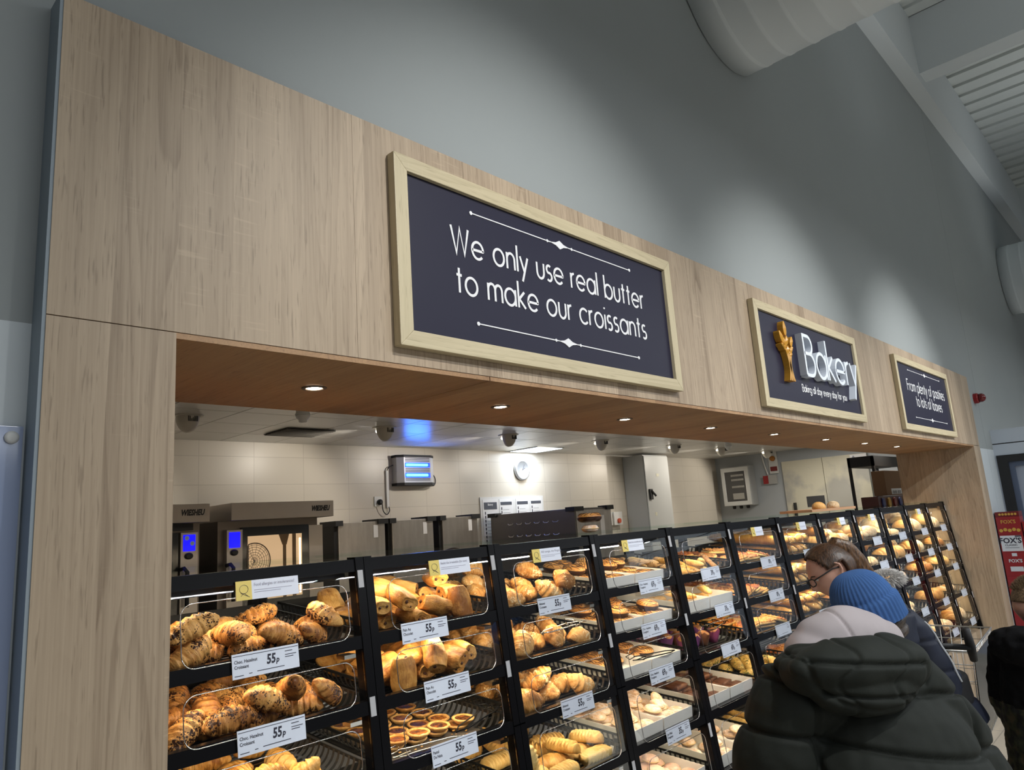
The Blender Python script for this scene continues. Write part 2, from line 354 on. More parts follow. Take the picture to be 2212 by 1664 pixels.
# ------------------------------------------------------------------ printed text
_TC = {}
def text_geo(txt, size, sx=1.0, off=0.0, shear=0.0):
    key = (txt, size, sx, off, shear)
    if key not in _TC:
        c = bpy.data.curves.new('t', 'FONT'); c.body = txt; c.size = size; c.offset = off; c.shear = shear; c.resolution_u = 2
        o = bpy.data.objects.new('t', c); COL.objects.link(o); bpy.context.view_layer.update()
        me = o.evaluated_get(bpy.context.evaluated_depsgraph_get()).to_mesh()
        vs = [(v.co.x * sx, 0, v.co.y) for v in me.vertices]; fs = [tuple(p.vertices) for p in me.polygons]
        o.to_mesh_clear(); bpy.data.objects.remove(o); bpy.data.curves.remove(c)
        _TC[key] = (vs, fs)
    return _TC[key]
def put_text(m, txt, size, x, y, z, sx=1.0, off=0.0, shear=0.0, align='L', width=None):
    vs, fs = text_geo(txt, size, sx, off, shear)
    if not vs: return
    a = min(v[0] for v in vs); b = max(v[0] for v in vs)
    k = 1.0 if width is None else width / max(1e-6, b - a)
    dx = x - a * k if align == 'L' else (x - b * k if align == 'R' else x - (a + b) / 2 * k)
    m.add([(v[0] * k + dx, y, v[2] + z) for v in vs], fs)
INK = plain('dark_print', (.03, .03, .05), .6); GREYINK = plain('grey_print', (.30, .30, .38), .6); PAPER = plain('white_card', (.76, .80, .91), .45)
YEL = plain('yellow_print', (.78, .62, .17), .5)
# ------------------------------------------------------------------ self service bakery counter: twelve bays
BX = [.62, 1.195, 1.706, 2.246, 2.788, 3.335, 3.905, 4.484, 5.094, 5.67, 6.263, 6.866, 7.452]
ORD = ['first', 'second', 'third', 'fourth', 'fifth', 'sixth', 'seventh', 'eighth', 'ninth', 'tenth', 'eleventh', 'twelfth', 'thirteenth', 'fourteenth']
BAY = ['leftmost bay'] + ['%s bay from left' % ORD[i] for i in range(1, 11)] + ['rightmost bay']
TIER = ['top shelf', 'second shelf', 'third shelf', 'fourth shelf', 'lowest shelf']
TILT = math.radians(-7.035)
DEPTH = .60; YB = .93
SIDEGLASS = glass('side_glass', (.96, .98, .97), k=.10)
TOPGLASS = glass('top_glass', (.95, .975, .96), k=.015)
STICK = plain('grey_white_sticker', (.44, .44, .46), .5)
COUNTERWOOD = W_FRONT
RAILTOP = 1.655
def slant(m, x0, x1, z0, z1, d0, d1):
    """box following the sloping front plane, from depth d0 to d1 behind it"""
    vs = [(x, FY(z) + d, z) for z in (z0, z1) for d in (d0, d1) for x in (x0, x1)]
    return m.add(vs, [(0, 2, 3, 1), (4, 5, 7, 6), (0, 1, 5, 4), (2, 6, 7, 3), (0, 4, 6, 2), (1, 3, 7, 5)])
for k in range(12):
    x0, x1 = BX[k] + .001, BX[k + 1] - .001; cx = (x0 + x1) / 2
    t = thing('display_counter', 'black framed bakery counter bay with glass flaps, %s' % BAY[k].replace(' bay', ' bay'), 'counter', (cx, .3, 0), 'bays of the self service bakery counter')
    a, b = x0 - cx, x1 - cx
    def sub(name, mb, mat, parent=t, **kw):
        mb.v = [(x, y - .3, z) for x, y, z in mb.v]
        return obj(name, mb.mesh(name, mat, **{q: kw.pop(q) for q in ('smooth', 'bevel') if q in kw}), parent, **kw)
    for (p0, p1, nm) in ((a, a + .026, 'post'), (b - .026, b, 'post')):
        m = slant(MB(), p0, p1, 1.150, 1.693, -.004, .035); slant(m, p0, p1, .60, 1.146, -.004, .035)
        po = sub('post', m, BLACK)
        if p1 == b:
            for za, zb in ((1.612, 1.658), (1.288, 1.335), (.86, .91)): sub('sticker', slant(MB(), p0 + .003, p1 - .006, za, zb, -.0055, -.0042), STICK, po, label='pale blank sticker')
        m = MB(); m.box(p0, p1, YB - .03, YB, .60, 1.63); sub('back_post', m, BLACK)
    m = slant(MB(), a + .026, b - .026, RAILTOP, 1.688, .0, .03); sub('top_rail', m, BLACK)
    m = MB(); m.box(a + .026, b - .026, FY(1.63) + .055, FY(1.63) + .08, 1.640, 1.652); sub('rear_rail', MB().box(a + .026, b - .026, YB - .03, YB - .005, 1.60, 1.625), BLACK); sub('led_profile', m, plain('dark_metal', (.06, .06, .065), .25, .6))
    m = MB(); m.box(a, b, FY(1.694), .56, 1.694, 1.701); sub('glass_top', m, TOPGLASS)
    m = MB(); m.add([(b - .001, FY(.62) + .035, .62), (b - .001, FY(1.69) + .035, 1.69), (b - .001, YB - .03, 1.69), (b - .001, YB - .03, .62)], [(0, 1, 2, 3)]); sub('side_glass', m, SIDEGLASS)
    m = MB(); m.box(a, b, .20, YB, .02, .60); sub('base_panel', m, COUNTERWOOD)
    prev = RAILTOP
    for i, z in enumerate(TZ):
        m = slant(MB(), a + .026, b - .026, z - .017, z + .016, -.001, .022)
        sub('shelf_rail', m, BLACK)
        # clear flap with its chrome wire edge
        lo, hi = z + .012, prev - (.03 if i == 0 else .042); xa, xb = a + .075, b - .06; r = .03
        m = MB(); slant(m, a + .028, b - .028, z + .018, prev - (.002 if i == 0 else .018), .0, .0025); fl = sub('flap', m, GLASS)
        pth = []
        for (qx, qz, st) in ((xb - r, hi - r, 0), (xa + r, hi - r, 90), (xa + r, lo + r, 180), (xb - r, lo + r, 270)):
            for q in range(6):
                an = math.radians(st + q * 18); zz = qz + r * math.sin(an); pth.append((qx + r * math.cos(an), FY(zz) - .002, zz))
        m = MB(); m.tube(pth, .0013, 6, closed=True); sub('wire_edge', m, CHROME, fl, smooth=True)
        m = MB(); m.box(a + .028, a + .031, FY(z) + .03, FY(z) + .10, z - .02, z + .03); sub('bracket', m, BLACK)
        m = MB(); m.box(b - .075, b - .04, FY(z) + .01, FY(z) + .045, z - .038, z - .028); sub('lamp_clip', m, CHROME)
        prev = z
# ------------------------------------------------------------------ trays with curved ribs
RIB = plain('tray_rib_metal', (.10, .10, .10), .3, .8)
TRAYB = plain('tray_black', (.010, .010, .010), .45)
TA = math.radians(5)
def tray_mesh(hw):
    m = MB()
    for q in range(22):
        y = .02 + q * .0238; pth = []
        R = .045
        for s in range(6):
            an = math.radians(180 + s * 16); pth.append((-hw + R + R * math.cos(an), .001 + R + R * math.sin(an)))
        prof = pth + [(-x, z) for x, z in reversed(pth)]
        rings = []
        for (x, z) in prof: rings.append([(x, y - .0045, z), (x, y + .0045, z), (x, y + .0045, z + .0022), (x, y - .0045, z + .0022)])
        m.grid(rings, closed_v=True, cap0=True, cap1=True)
    r = m.mesh('ribs', RIB, smooth=False)
    b = MB().box(-hw + .02, hw - .02, .0, .545, -.006, -.002).box(-hw - .003, -hw, .0, .545, .042, .05).box(hw, hw + .003, .0, .545, .042, .05).box(-hw - .003, hw + .003, .54, .545, .0, .05).mesh('tray_body', [TRAYB])
    return r, b
def tray_pt(k, i, u, v, h=0.0):
    z = TZ[i]; return Vector(((BX[k] + BX[k + 1]) / 2 + u, FY(z) + .028 + v * math.cos(TA) - h * math.sin(TA), z - .012 + v * math.sin(TA) + h * math.cos(TA)))
SKIPTRAY = {(0, 3), (0, 4), (1, 4), (2, 4)}
FLATTRAY = set()
for k in range(12):
    hw = (BX[k + 1] - BX[k]) / 2 - .042; rm, bm_ = tray_mesh(hw)
    for i in range(5):
        if (k, i) in SKIPTRAY: continue
        t = thing('baking_tray', 'black ribbed tray on the %s, %s' % (TIER[i], BAY[k]), 'tray', tray_pt(k, i, 0, 0), 'ribbed trays in the counter', (TA, 0, 0))
        obj('tray_body', bm_, t); obj('ribs', rm, t)
# ------------------------------------------------------------------ price labels
def price_mesh(name, price, small=True):
    m = MB()
    if name:
        for j, ln in enumerate(name.split('\n')): put_text(m, ln, .0105, -.080, -.0012, .006 - j * .0115, .86, .0002)
    if price:
        digits = price[:-1]
        put_text(m, digits, .030, .0, -.0012, -.006, .78, .0010, .12, 'L'); put_text(m, 'p', .018, .0235 if len(digits) == 2 else .014, -.0012, -.006, .9, .0006, .2)
    if small:
        for (sx_, sz, wd) in ((.048, .014, .020), (.048, .006, .030), (.048, .001, .022), (-.08, -.022, .022), (-.045, -.020, .008), (-.025, -.0185, .07)):
            m.box(sx_, sx_ + wd, -.0012, -.0008, sz, sz + .0016)
    m.box(-.083, .083, -.0012, -.0008, .0215, .0228)
    return m.mesh('print', INK)
cardm = MB().box(-.085, .085, -.0008, .0008, -.0275, .0275).mesh('price_card', PAPER)
holdm = MB().box(-.088, .088, -.0022, -.0016, -.031, .031).mesh('holder', GLASS)
CN, PC, AL, HD, JD = 'Choc. Hazelnut\nCroissant', 'Pain Au\nChocolat', 'Almond\nCroissant', 'Choc. Hazelnut\nDoughnut', 'Jam Filled\nDoughnut'
PR = {(0, 0): (CN, '55p', .892), (0, 1): (CN, '55p', .896), (1, 0): (PC, '55p', 1.38), (1, 1): (PC, '55p', 1.437), (1, 2): ('Pastel\nDe Nata', '55p', 1.436), (2, 0): (AL, '55p', 1.955), (2, 2): (AL, '55p', 1.988),
      (3, 0): (HD, '69p', 2.560), (3, 1): (HD, '69p', 2.52), (3, 2): (HD, '69p', 2.513), (3, 3): (JD, '35p', 2.544), (4, 0): ('', '39p', 3.053), (4, 1): ('', '59p', 3.105), (4, 2): ('', '69p', 3.083), (5, 0): ('', '89p', 3.66), (5, 1): ('', '89p', 3.66)}
_pm = {}
for k in range(12):
    for i in range(5):
        if k < 5 and (k, i) not in PR: continue
        nm, pr_, x = PR.get((k, i), ('', '', (BX[k] + BX[k + 1]) / 2 + .02))
        key = (nm, pr_)
        if key not in _pm:
            _pm[key] = price_mesh(nm, pr_)
        t = thing('price_label', 'white price card%s on the %s rail, %s' % (' reading ' + pr_ if pr_ else '', TIER[i], BAY[k]), 'price label', (x, FY(TZ[i]) - .0065, TZ[i]), 'price labels on the shelf rails', (TILT, 0, 0))
        obj('card', cardm, t); obj('print', _pm[key], t); obj('holder', holdm, t)
# information cards behind the top glass
def info_card(k, x, z, title, label, w_=.165, h_=.045):
    t = thing('information_card', label, 'card', (x, FY(z) - .0055, z), 'information cards on the top flaps', (TILT, 0, 0))
    m = MB(); m.box(-w_ / 2 + .04, w_ / 2, -.0008, .0008, -h_ / 2, h_ / 2); obj('card', m.mesh('info_card', PAPER), t)
    m = MB(); m.box(-w_ / 2, -w_ / 2 + .04, -.0008, .0008, -h_ / 2, h_ / 2); pn = obj('picture_panel', m.mesh('info_panel', YEL), t, label='yellow panel with line drawing')
    m = MB(); m.tube([(-w_ / 2 + .02 + .011 * math.cos(q / 14 * 6.28), -.0012, .003 + .010 * math.sin(q / 14 * 6.28)) for q in range(14)], .0005, 4, True)
    m.tube([(-w_ / 2 + .012, -.0012, -.013), (-w_ / 2 + .02, -.0012, -.006), (-w_ / 2 + .03, -.0012, -.014)], .0005, 4); m.tube([(-w_ / 2 + .012, -.0012, -.006), (-w_ / 2 + .034, -.0012, -.016)], .0005, 4)
    obj('line_drawing', m.mesh('line_drawing', INK), pn)
    m = MB()
    if title: put_text(m, title, .0105, -w_ / 2 + .046, -.0012, .008, .9, .0001, width=.108)
    for sz, wd in ((-.002, .10), (-.007, .07)): m.box(-w_ / 2 + .046, -w_ / 2 + .046 + wd, -.0012, -.0008, sz, sz + .0012)
    obj('print', m.mesh('info_print', GREYINK), t)
RI = 'Resist the irresistible (for now)'
info_card(0, .908, 1.640, 'Food allergies or intolerances?', 'yellow and white card reading Food allergies or intolerances?')
info_card(1, 1.505, 1.640, RI, 'yellow and white card reading Resist the irresistible, in second bay from left')
info_card(2, 1.958, 1.640, 'All tongs, no fingers', 'yellow and white card reading All tongs, no fingers', .15)
info_card(3, 2.49, 1.638, RI, 'yellow and white card reading Resist the irresistible, in fourth bay from left', .15)
for k, x in ((5, 3.62), (6, 4.19), (7, 4.83), (8, 5.42), (10, 6.57)):
    info_card(k, x, 1.632, '', 'small pale information card on the top flap, %s' % BAY[k], .13)
# ------------------------------------------------------------------ baked goods
random.seed(7)
def nz(p, s, o=0): return noise.noise(Vector((p[0] * s + o, p[1] * s + o * .7, p[2] * s - o)))
def dough(name, light, mid, dark, scale=30, rough=.42, fleck=None, fleck_scale=120, fleck_thr=.60, dust=None, shiny=.35, lam=(70, 9, 9), lw=.28):
    q = NT(name); c = q.coord(); oi = q.n('ShaderNodeObjectInfo').outputs['Random']
    c2 = q.n('ShaderNodeVectorMath', operation='ADD'); q.t.links.new(c, c2.inputs[0]); q.t.links.new(q.math('MULTIPLY', oi, 7.0), c2.inputs[1]); v = c2.outputs[0]
    mp = q.n('ShaderNodeMapping', i_Vector=v); mp.inputs['Scale'].default_value = lam; lm = q.noise(mp.outputs[0], 3.0, 3, .6, .5)
    a = q.noise(v, scale, 4, .62, .6); b = q.noise(v, scale * .35, 2, .5)
    f = q.math('ADD', q.math('ADD', q.math('MULTIPLY', a, .45), q.math('MULTIPLY', b, .35)), q.math('MULTIPLY', lm, lw)); f = q.math('ADD', f, q.math('MULTIPLY', q.math('SUBTRACT', oi, .5), .14))
    k = (.80 + lw) * .5
    col = q.ramp(f, [(k - .105, dark), (k + .0, mid), (k + .125, light)])
    if fleck:
        dn = q.n('ShaderNodeTexNoise', i_Vector=v, i_Scale=90, i_Detail=2); c3 = q.n('ShaderNodeVectorMath', operation='MULTIPLY_ADD'); q.t.links.new(dn.outputs['Color'], c3.inputs[0]); c3.inputs[1].default_value = (.012, .012, .012); q.t.links.new(v, c3.inputs[2])
        vo = q.n('ShaderNodeTexVoronoi', i_Vector=c3.outputs[0], i_Scale=fleck_scale, i_Randomness=1.0).outputs['Distance']
        thr = q.math('MULTIPLY', q.math('SUBTRACT', q.noise(v, 22, 3), fleck_thr - .13), 2.6)
        m_ = q.math('LESS_THAN', vo, thr)
        col = q.mix(m_, col, fleck)
    if dust:
        n2 = q.noise(v, 55, 4, .7); col = q.mix(q.ramp(n2, [(.38, (.15, .15, .15)), (.6, (.9, .9, .9))]), col, dust)
    q.set(Base_Color=col, Roughness=rough); q.b.inputs['Specular IOR Level'].default_value = shiny
    q.bump(q.math('ADD', q.noise(v, scale * 4, 3, .6), q.math('MULTIPLY', lm, 1.2)), .5, .004)
    MATS[name] = q.m; return q.m
D_CHOC = dough('flecked_croissant', (.70, .38, .12), (.46, .20, .05), (.19, .065, .016), 26, .4, (.045, .016, .008), 175, .53)
D_PAIN = dough('pain_au_chocolat_crust', (.72, .41, .13), (.53, .245, .055), (.25, .09, .018), 24, lam=(14, 60, 60), lw=.16)
D_ALM = dough('almond_croissant_crust', (.74, .43, .16), (.55, .26, .065), (.27, .11, .025), 30, .5, (.80, .60, .34), 150, .56)
D_PLAIN = dough('butter_croissant_crust', (.78, .46, .15), (.58, .28, .06), (.28, .10, .02), 26)
D_TART = dough('tart_crust', (.78, .48, .18), (.62, .33, .10), (.38, .17, .04), 40)
D_CUST = dough('caramelised_custard', (.50, .20, .035), (.22, .065, .012), (.04, .012, .006), 60, .25, lw=.05)
D_DON = dough('doughnut_dough', (.66, .35, .11), (.52, .24, .06), (.38, .15, .03), 14, .35, lw=.05)
D_SUG = dough('sugared_dough', (.78, .50, .26), (.66, .36, .14), (.52, .25, .09), 20, .7, dust=(.86, .74, .66))
D_PINK = dough('pale_iced_dough', (.86, .66, .55), (.82, .56, .44), (.70, .42, .30), 18, .4)
CHOC = plain('dark_chocolate', (.035, .012, .006), .28)
CHOCST = plain('chocolate_stick', (.06, .016, .006), .4)
D_YEL = dough('pale_puff_pastry', (.84, .60, .24), (.74, .46, .14), (.52, .26, .06), 26)
D_BREAD = dough('bread_crust', (.74, .45, .17), (.56, .29, .08), (.33, .13, .03), 12, .5, shiny=.3)
D_FLOUR = dough('floured_crust', (.78, .56, .30), (.62, .37, .15), (.40, .18, .05), 12, .6, dust=(.84, .70, .48), shiny=.3)
D_BAG = dough('baguette_crust', (.82, .52, .17), (.72, .40, .10), (.48, .21, .045), 9, .4)
D_HERB = dough('herb_roll_crust', (.72, .50, .17), (.55, .34, .08), (.25, .14, .03), 34, .45, (.10, .11, .02), 130, .55)
D_SEED = dough('seeded_stick_crust', (.66, .45, .24), (.50, .30, .13), (.26, .13, .05), 34, .6, (.10, .06, .03), 150, .52)
D_TOP = dough('tomato_cheese_topping', (.72, .42, .14), (.48, .15, .03), (.22, .05, .012), 75, .4, lw=.0)
D_TOPC = dough('baked_cheese_topping', (.84, .46, .12), (.66, .24, .035), (.33, .07, .012), 50, .35)
D_BROWN = dough('brownie_crumb', (.16, .065, .03), (.10, .035, .016), (.05, .016, .008), 40, .5)
D_MUF = dough('muffin_crumb', (.40, .20, .08), (.24, .10, .035), (.10, .035, .012), 40, .6)
def sweep(L, R, bend=0, power=2.4, seg=0, ridge=0, asp=1.15, flat=.72, nu=44, nv=22, disp=.0, dsc=40, seed=0, tipk=.10, slashes=0, skew=0, sup=2.0):
    rings = []
    for i in range(nu + 1):
        t = -1 + 2 * i / nu
        env = max(tipk, (max(0, 1 - abs(t) ** power)) ** .55)
        ring = []
        for j in range(nv):
            a = 2 * PI * j / nv
            tt = t + skew * math.sin(a)
            r = R * env
            if seg:
                s = (abs(tt) * seg) % 1.0; r *= 1 + ridge * (1 - s) * (1 if abs(tt) < .98 else 0) - ridge * .4
            if slashes and math.sin(a) > .2:
                s = abs(((t * .5 + .5) * slashes + .25 * math.cos(a)) % 1.0 - .5); r *= 1 - .14 * math.exp(-(s / .10) ** 2)
            ca, sa = math.cos(a), math.sin(a)
            k = 1.0 if sup == 2.0 else 1 / (abs(ca) ** sup + abs(sa) ** sup) ** (1 / sup)
            y = r * asp * ca * k; z = r * sa * k
            z = max(z, -flat * R * env if env > .5 else -flat * R * env)
            p = Vector((t * L / 2, y - bend * t * t, z))
            if disp: p += (p - Vector((p.x, -bend * t * t, 0))).normalized() * nz(p, dsc, seed) * disp
            ring.append(p)
        rings.append(ring)
    m = MB(); m.grid(rings, closed_v=True, cap0=True, cap1=True)
    base(m); return m
def base(m):
    lo = min(v[2] for v in m.v); m.v = [(v[0], v[1], v[2] - lo) for v in m.v]
def K_choc(s): return [('', sweep(.128, .028, .012 + .007 * s, 2.0, 4.2, .20, 1.12, .75, 60, 26, .004, 45, s * 3, skew=.06), D_CHOC)]
def K_alm(s): return [('', sweep(.118, .033, .010 + .008 * s, 1.8, 3.6, .17, 1.15, .75, 52, 26, .007, 55, s * 5 + 1, skew=.06), D_ALM)]
def K_plain(s): return [('', sweep(.125, .029, .017, 2.0, 4.2, .20, 1.1, .75, 60, 26, .003, 45, s * 3 + 2, skew=.06), D_PLAIN)]
def K_pain(s):
    L, R = .102, .0275; rings = []
    prof = [(-L / 2 + .006, .10), (-L / 2 + .003, .30), (-L / 2 + .0055, .42), (-L / 2 + .001, .56), (-L / 2 + .003, .68), (-L / 2, .74), (-L / 2 + .003, .82)] + [(-L / 2 + .007 + q / 22 * (L - .014), .84 + .22 * math.sin(q / 22 * PI) ** .7) for q in range(23)] + [(L / 2 - .003, .82), (L / 2, .74), (L / 2 - .003, .68), (L / 2 - .001, .56), (L / 2 - .0055, .42), (L / 2 - .003, .30), (L / 2 - .006, .10)]
    for x, k in prof:
        ring = []
        for j in range(30):
            a = 2 * PI * j / 30; ca, sa = math.cos(a), math.sin(a); kk = 1 / (abs(ca) ** 2.6 + abs(sa) ** 2.6) ** (1 / 2.6)
            seam = 1 + .07 * math.exp(-((a - 1.1) / .10) ** 2) - .08 * math.exp(-((a - 1.40) / .10) ** 2)
            p = Vector((x + .003 * math.sin(a * 1.0 + s), 1.32 * R * k * ca * kk * seam, .90 * R * k * sa * kk * seam))
            n_ = Vector((0, p.y, p.z)).normalized()
            p += n_ * (nz((p.x * .5, p.y, p.z), 38, s * 4) * .0085 + nz((p.x * .3, p.y, p.z), 120, s) * .0022) * min(1, k * 1.3)
            ring.append(p)
        rings.append(ring)
    m = MB(); m.grid(rings, closed_v=True, cap0=True, cap1=True); lo = min(v[2] for v in m.v); base(m)
    c = MB()
    for sx in (-1, 1):
        for sy, sz, rr in ((.0125, .004, .0046), (-.009, -.005, .0038)): c.tube([(sx * (L / 2 - .010), sy, -lo + sz), (sx * (L / 2 - .0028), sy * 1.05, -lo + sz), (sx * (L / 2 - .0012), sy * 1.1, -lo + sz + .001)], [rr, rr * 1.2, rr * .7], 6)
    return [('', m, D_PAIN), ('chocolate_sticks', c, CHOCST)]
def K_tart(s):
    m = MB(); n = 26; rings = []
    for r, h in ((.0, .0), (.022, .0), (.027, .005), (.034, .0105), (.0365, .0145), (.034, .0175), (.029, .0165), (.025, .012), (.0, .011)):
        rings.append([(max(r, .0005) * (1 + .05 * nz((math.cos(2 * PI * k / n), math.sin(2 * PI * k / n), h * 30), 2.5, s)) * math.cos(2 * PI * k / n), max(r, .0005) * math.sin(2 * PI * k / n), h + (.0022 * nz((math.cos(2 * PI * k / n) * 2, math.sin(2 * PI * k / n) * 2, 0), 1.5, s) if h > .014 else 0)) for k in range(n)])
    m.grid(rings, closed_v=True, cap0=True, cap1=True)
    f = MB(); rings = [[(max(.0005, r) * math.cos(2 * PI * k / 20), max(.0005, r) * math.sin(2 * PI * k / 20), h + .001 * nz((r * math.cos(2 * PI * k / 20), r * math.sin(2 * PI * k / 20), 0), 90, s)) for k in range(20)] for r, h in ((.0275, .0145), (.022, .0148), (.012, .0155), (0, .0150))]
    f.grid(rings, closed_v=True, cap1=True)
    return [('', m, D_TART), ('custard', f, D_CUST)]
def torus(R, r, zs=.8, nu=30, nv=16, lo=None, hi=None, grow=1.0, seed=0):
    rings = []
    for i in range(nu):
        A = 2 * PI * i / nu; ring = []
        for j in range(nv + (0 if lo is None else 1)):
            a = 2 * PI * j / nv if lo is None else lo + (hi - lo) * j / nv
            rr = R + r * grow * math.cos(a); z = r * grow * zs * math.sin(a)
            ring.append((rr * math.cos(A), rr * math.sin(A), z + r * zs + .0006 * nz((rr * math.cos(A), rr * math.sin(A), 0), 60, seed)))
        rings.append(ring)
    m = MB(); m.grid(rings, closed_u=True, closed_v=lo is None); return m
def K_don(s):
    R, r = .0285, .0205; d = torus(R, r, .85, seed=s)
    b = torus(R, r, .85, lo=-PI * 1.04, hi=PI * .04, grow=1.05, seed=s)
    b.v = [(x, y, z + .0002) for x, y, z in b.v]
    z = MB()
    for q in range(8):
        x = -.042 + q * .0118 + .003 * s; pth = []
        for e in range(15):
            y = -.045 + .09 * e / 14; rad = math.hypot(x + .004 * math.sin(e), y); dd = (rad - R) / r
            if abs(dd) < .98: pth.append((x + .004 * math.sin(e), y, r * .85 * (1 + math.sqrt(1 - dd * dd)) + .0006))
            else:
                if len(pth) > 2: z.tube(pth, .0011, 5)
                pth = []
        if len(pth) > 2: z.tube(pth, .0011, 5)
    return [('', d, D_DON), ('chocolate_base', b, CHOC), ('chocolate_drizzle', z, CHOC)]
def K_sug(s):
    m = MB(); n = 28; rings = []
    for q in range(15):
        a = -PI / 2 + PI * q / 14; r = .040 * abs(math.cos(a)) ** .62; z = .0185 * (1 + math.sin(a)) - (.003 * math.exp(-(r / .012) ** 2) if a > .8 else 0)
        rings.append([(max(.0004, r) * math.cos(2 * PI * k / n) * 1.08, max(.0004, r) * math.sin(2 * PI * k / n), z + .001 * nz((r * math.cos(2 * PI * k / n), r * math.sin(2 * PI * k / n), z), 50, s)) for k in range(n)])
    m.grid(rings, closed_v=True, cap0=True, cap1=True)
    b = MB(); b.tube([(.0418 * math.cos(2 * PI * k / 26) * 1.075, .0413 * math.sin(2 * PI * k / 26), .0185) for k in range(26)], .0022, 6, True)
    for g in (m, b): g.v = [(x * .84, y * .84, z * .84) for x, y, z in g.v]
    return [('', m, D_SUG), ('pale_band', b, plain('pale_dough_band', (.78, .56, .28), .6))]
def K_pink(s):
    p = K_sug(s + 3); return [('', p[0][1], D_PINK), p[1]]
PURP = [plain('magenta_muffin_paper', (.24, .05, .14), .5), plain('violet_muffin_paper', (.11, .035, .14), .5), plain('brown_muffin_paper', (.14, .055, .03), .5)]
def K_muf(s):
    w_ = MB(); n = 24; rings = []
    for r, h in ((.0, 0), (.024, 0), (.029, .025), (.034, .045), (.038, .058)):
        rings.append([(max(r, .0004) * math.cos(2 * PI * k / n), max(r, .0004) * math.sin(2 * PI * k / n), h + (.016 * max(0, math.cos(4 * 2 * PI * k / n)) * (1 if h > .05 else .2 if h > .04 else 0))) for k in range(n)])
    w_.grid(rings, closed_v=True, cap0=True)
    t = MB(); rings = [[(max(.0004, r) * math.cos(2 * PI * k / n), max(.0004, r) * math.sin(2 * PI * k / n), h + .003 * nz((r * math.cos(2 * PI * k / n), r * math.sin(2 * PI * k / n), h), 50, s)) for k in range(n)] for r, h in ((.031, .040), (.034, .05), (.034, .058), (.027, .069), (.015, .075), (0, .077))]
    t.grid(rings, closed_v=True, cap0=True, cap1=True)
    for g in (w_, t): g.v = [(x * .86, y * .86, z * .86) for x, y, z in g.v]
    return [('', w_, PURP[s % 3]), ('muffin_top', t, D_MUF)]
def slab(L, Wd, H, seed, amp=.002, n=14, rnd=.15, zs=40, edge=.004):
    top = []; m = MB()
    for i in range(n + 1):
        row = []
        for j in range(n + 1):
            u, v = -1 + 2 * i / n, -1 + 2 * j / n
            e = 1 - max(abs(u), abs(v)) ** 8
            x = u * L / 2 * (1 - rnd * v * v * .5); y = v * Wd / 2 * (1 - rnd * u * u * .5)
            row.append((x, y, H - edge * (1 - e) + amp * nz((x, y, 0), zs, seed)))
        top.append(row)
    m.grid(top); nn = n + 1
    bot = [[(x, y, 0) for x, y, z in r] for r in top]; b0 = len(m.v); m.grid([r[::-1] for r in bot])
    per = [(0, j) for j in range(n)] + [(i, n) for i in range(n)] + [(n, j) for j in range(n, 0, -1)] + [(i, 0) for i in range(n, 0, -1)]
    for q in range(len(per)):
        a, b = per[q], per[(q + 1) % len(per)]
        m.f.append((a[0] * nn + a[1], b[0] * nn + b[1], b0 + b[0] * nn + (n - b[1]), b0 + a[0] * nn + (n - a[1]))); m.mi.append(0)
    return m
def K_brown(s): return [('', slab(.10, .062, .022, s, .002, 12, .02, 60), D_BROWN)]
def K_piz(s, top=None):
    b = slab(.165, .105, .014, s, .001, 10, .12); t = slab(.155, .097, .008, s + 9, .010, 30, .14, 95, .004); t.v = [(x, y, z + .0125) for x, y, z in t.v]
    return [('', b, D_YEL), ('topping', t, top or D_TOP)]
def K_pizc(s): return K_piz(s, D_TOPC)
def K_stick(s): return [('', sweep(.165, .0135, .006 * s, 6, 7, .12, 1.1, .8, 50, 12, .002, 60, s, .3, skew=.06), D_SEED)]
def K_gold(s): return [('', sweep(.150, .016, .008 * s, 5, 6, .12, 1.2, .8, 50, 12, .002, 60, s, .3, skew=.06), D_YEL)]
def K_rib(s):
    m = sweep(.135, .024, .0, 9, 0, 0, 1.25, .6, 64, 16, .0015, 60, s, .7, sup=3)
    m.v = [(x, y, z * (1 + .16 * math.sin(x * 420)) if z > .012 else z) for x, y, z in m.v]; return [('', m, D_YEL)]
def K_turn(s): return [('', sweep(.150, .031, .0, 1.7, 0, 0, 1.3, .45, 48, 18, .002, 40, s, .08, slashes=7), D_YEL)]
def K_herb(s): return [('', sweep(.125, .029, .0, 2.6, 0, 0, 1.25, .6, 36, 18, .006, 34, s, .12, slashes=3), D_HERB)]
FILM = glass('clear_film', (.97, .97, .95), .13, k=.75)
def K_bag(s): return [('', sweep(.46, .036, .0, 7, 0, 0, 1.2, .75, 64, 18, .0015, 20, s, .25, slashes=6), D_BAG), ('clear_bag', sweep(.475, .0372, .0, 9, 0, 0, 1.2, .78, 60, 20, .0022, 55, s + 5, .3), FILM)]
def K_loaf(s): return [('', sweep(.24, .062, .0, 2.6, 0, 0, 1.1, .55, 40, 24, .005, 16, s, .15, slashes=3), D_BREAD)]
def K_boule(s): return [('', sweep(.19, .075, .0, 2.2, 0, 0, 1.15, .5, 40, 26, .006, 14, s, .15, slashes=3), D_FLOUR if s % 2 else D_BREAD)]
def K_roll(s): return [('', sweep(.115, .036, .0, 2.4, 0, 0, 1.15, .6, 30, 18, .003, 25, s, .12, slashes=2), D_FLOUR if s % 2 else D_BREAD)]
def K_ciab(s): return [('', sweep(.20, .038, .0, 3.4, 0, 0, 1.35, .6, 36, 18, .003, 22, s, .2, slashes=3), D_FLOUR)]
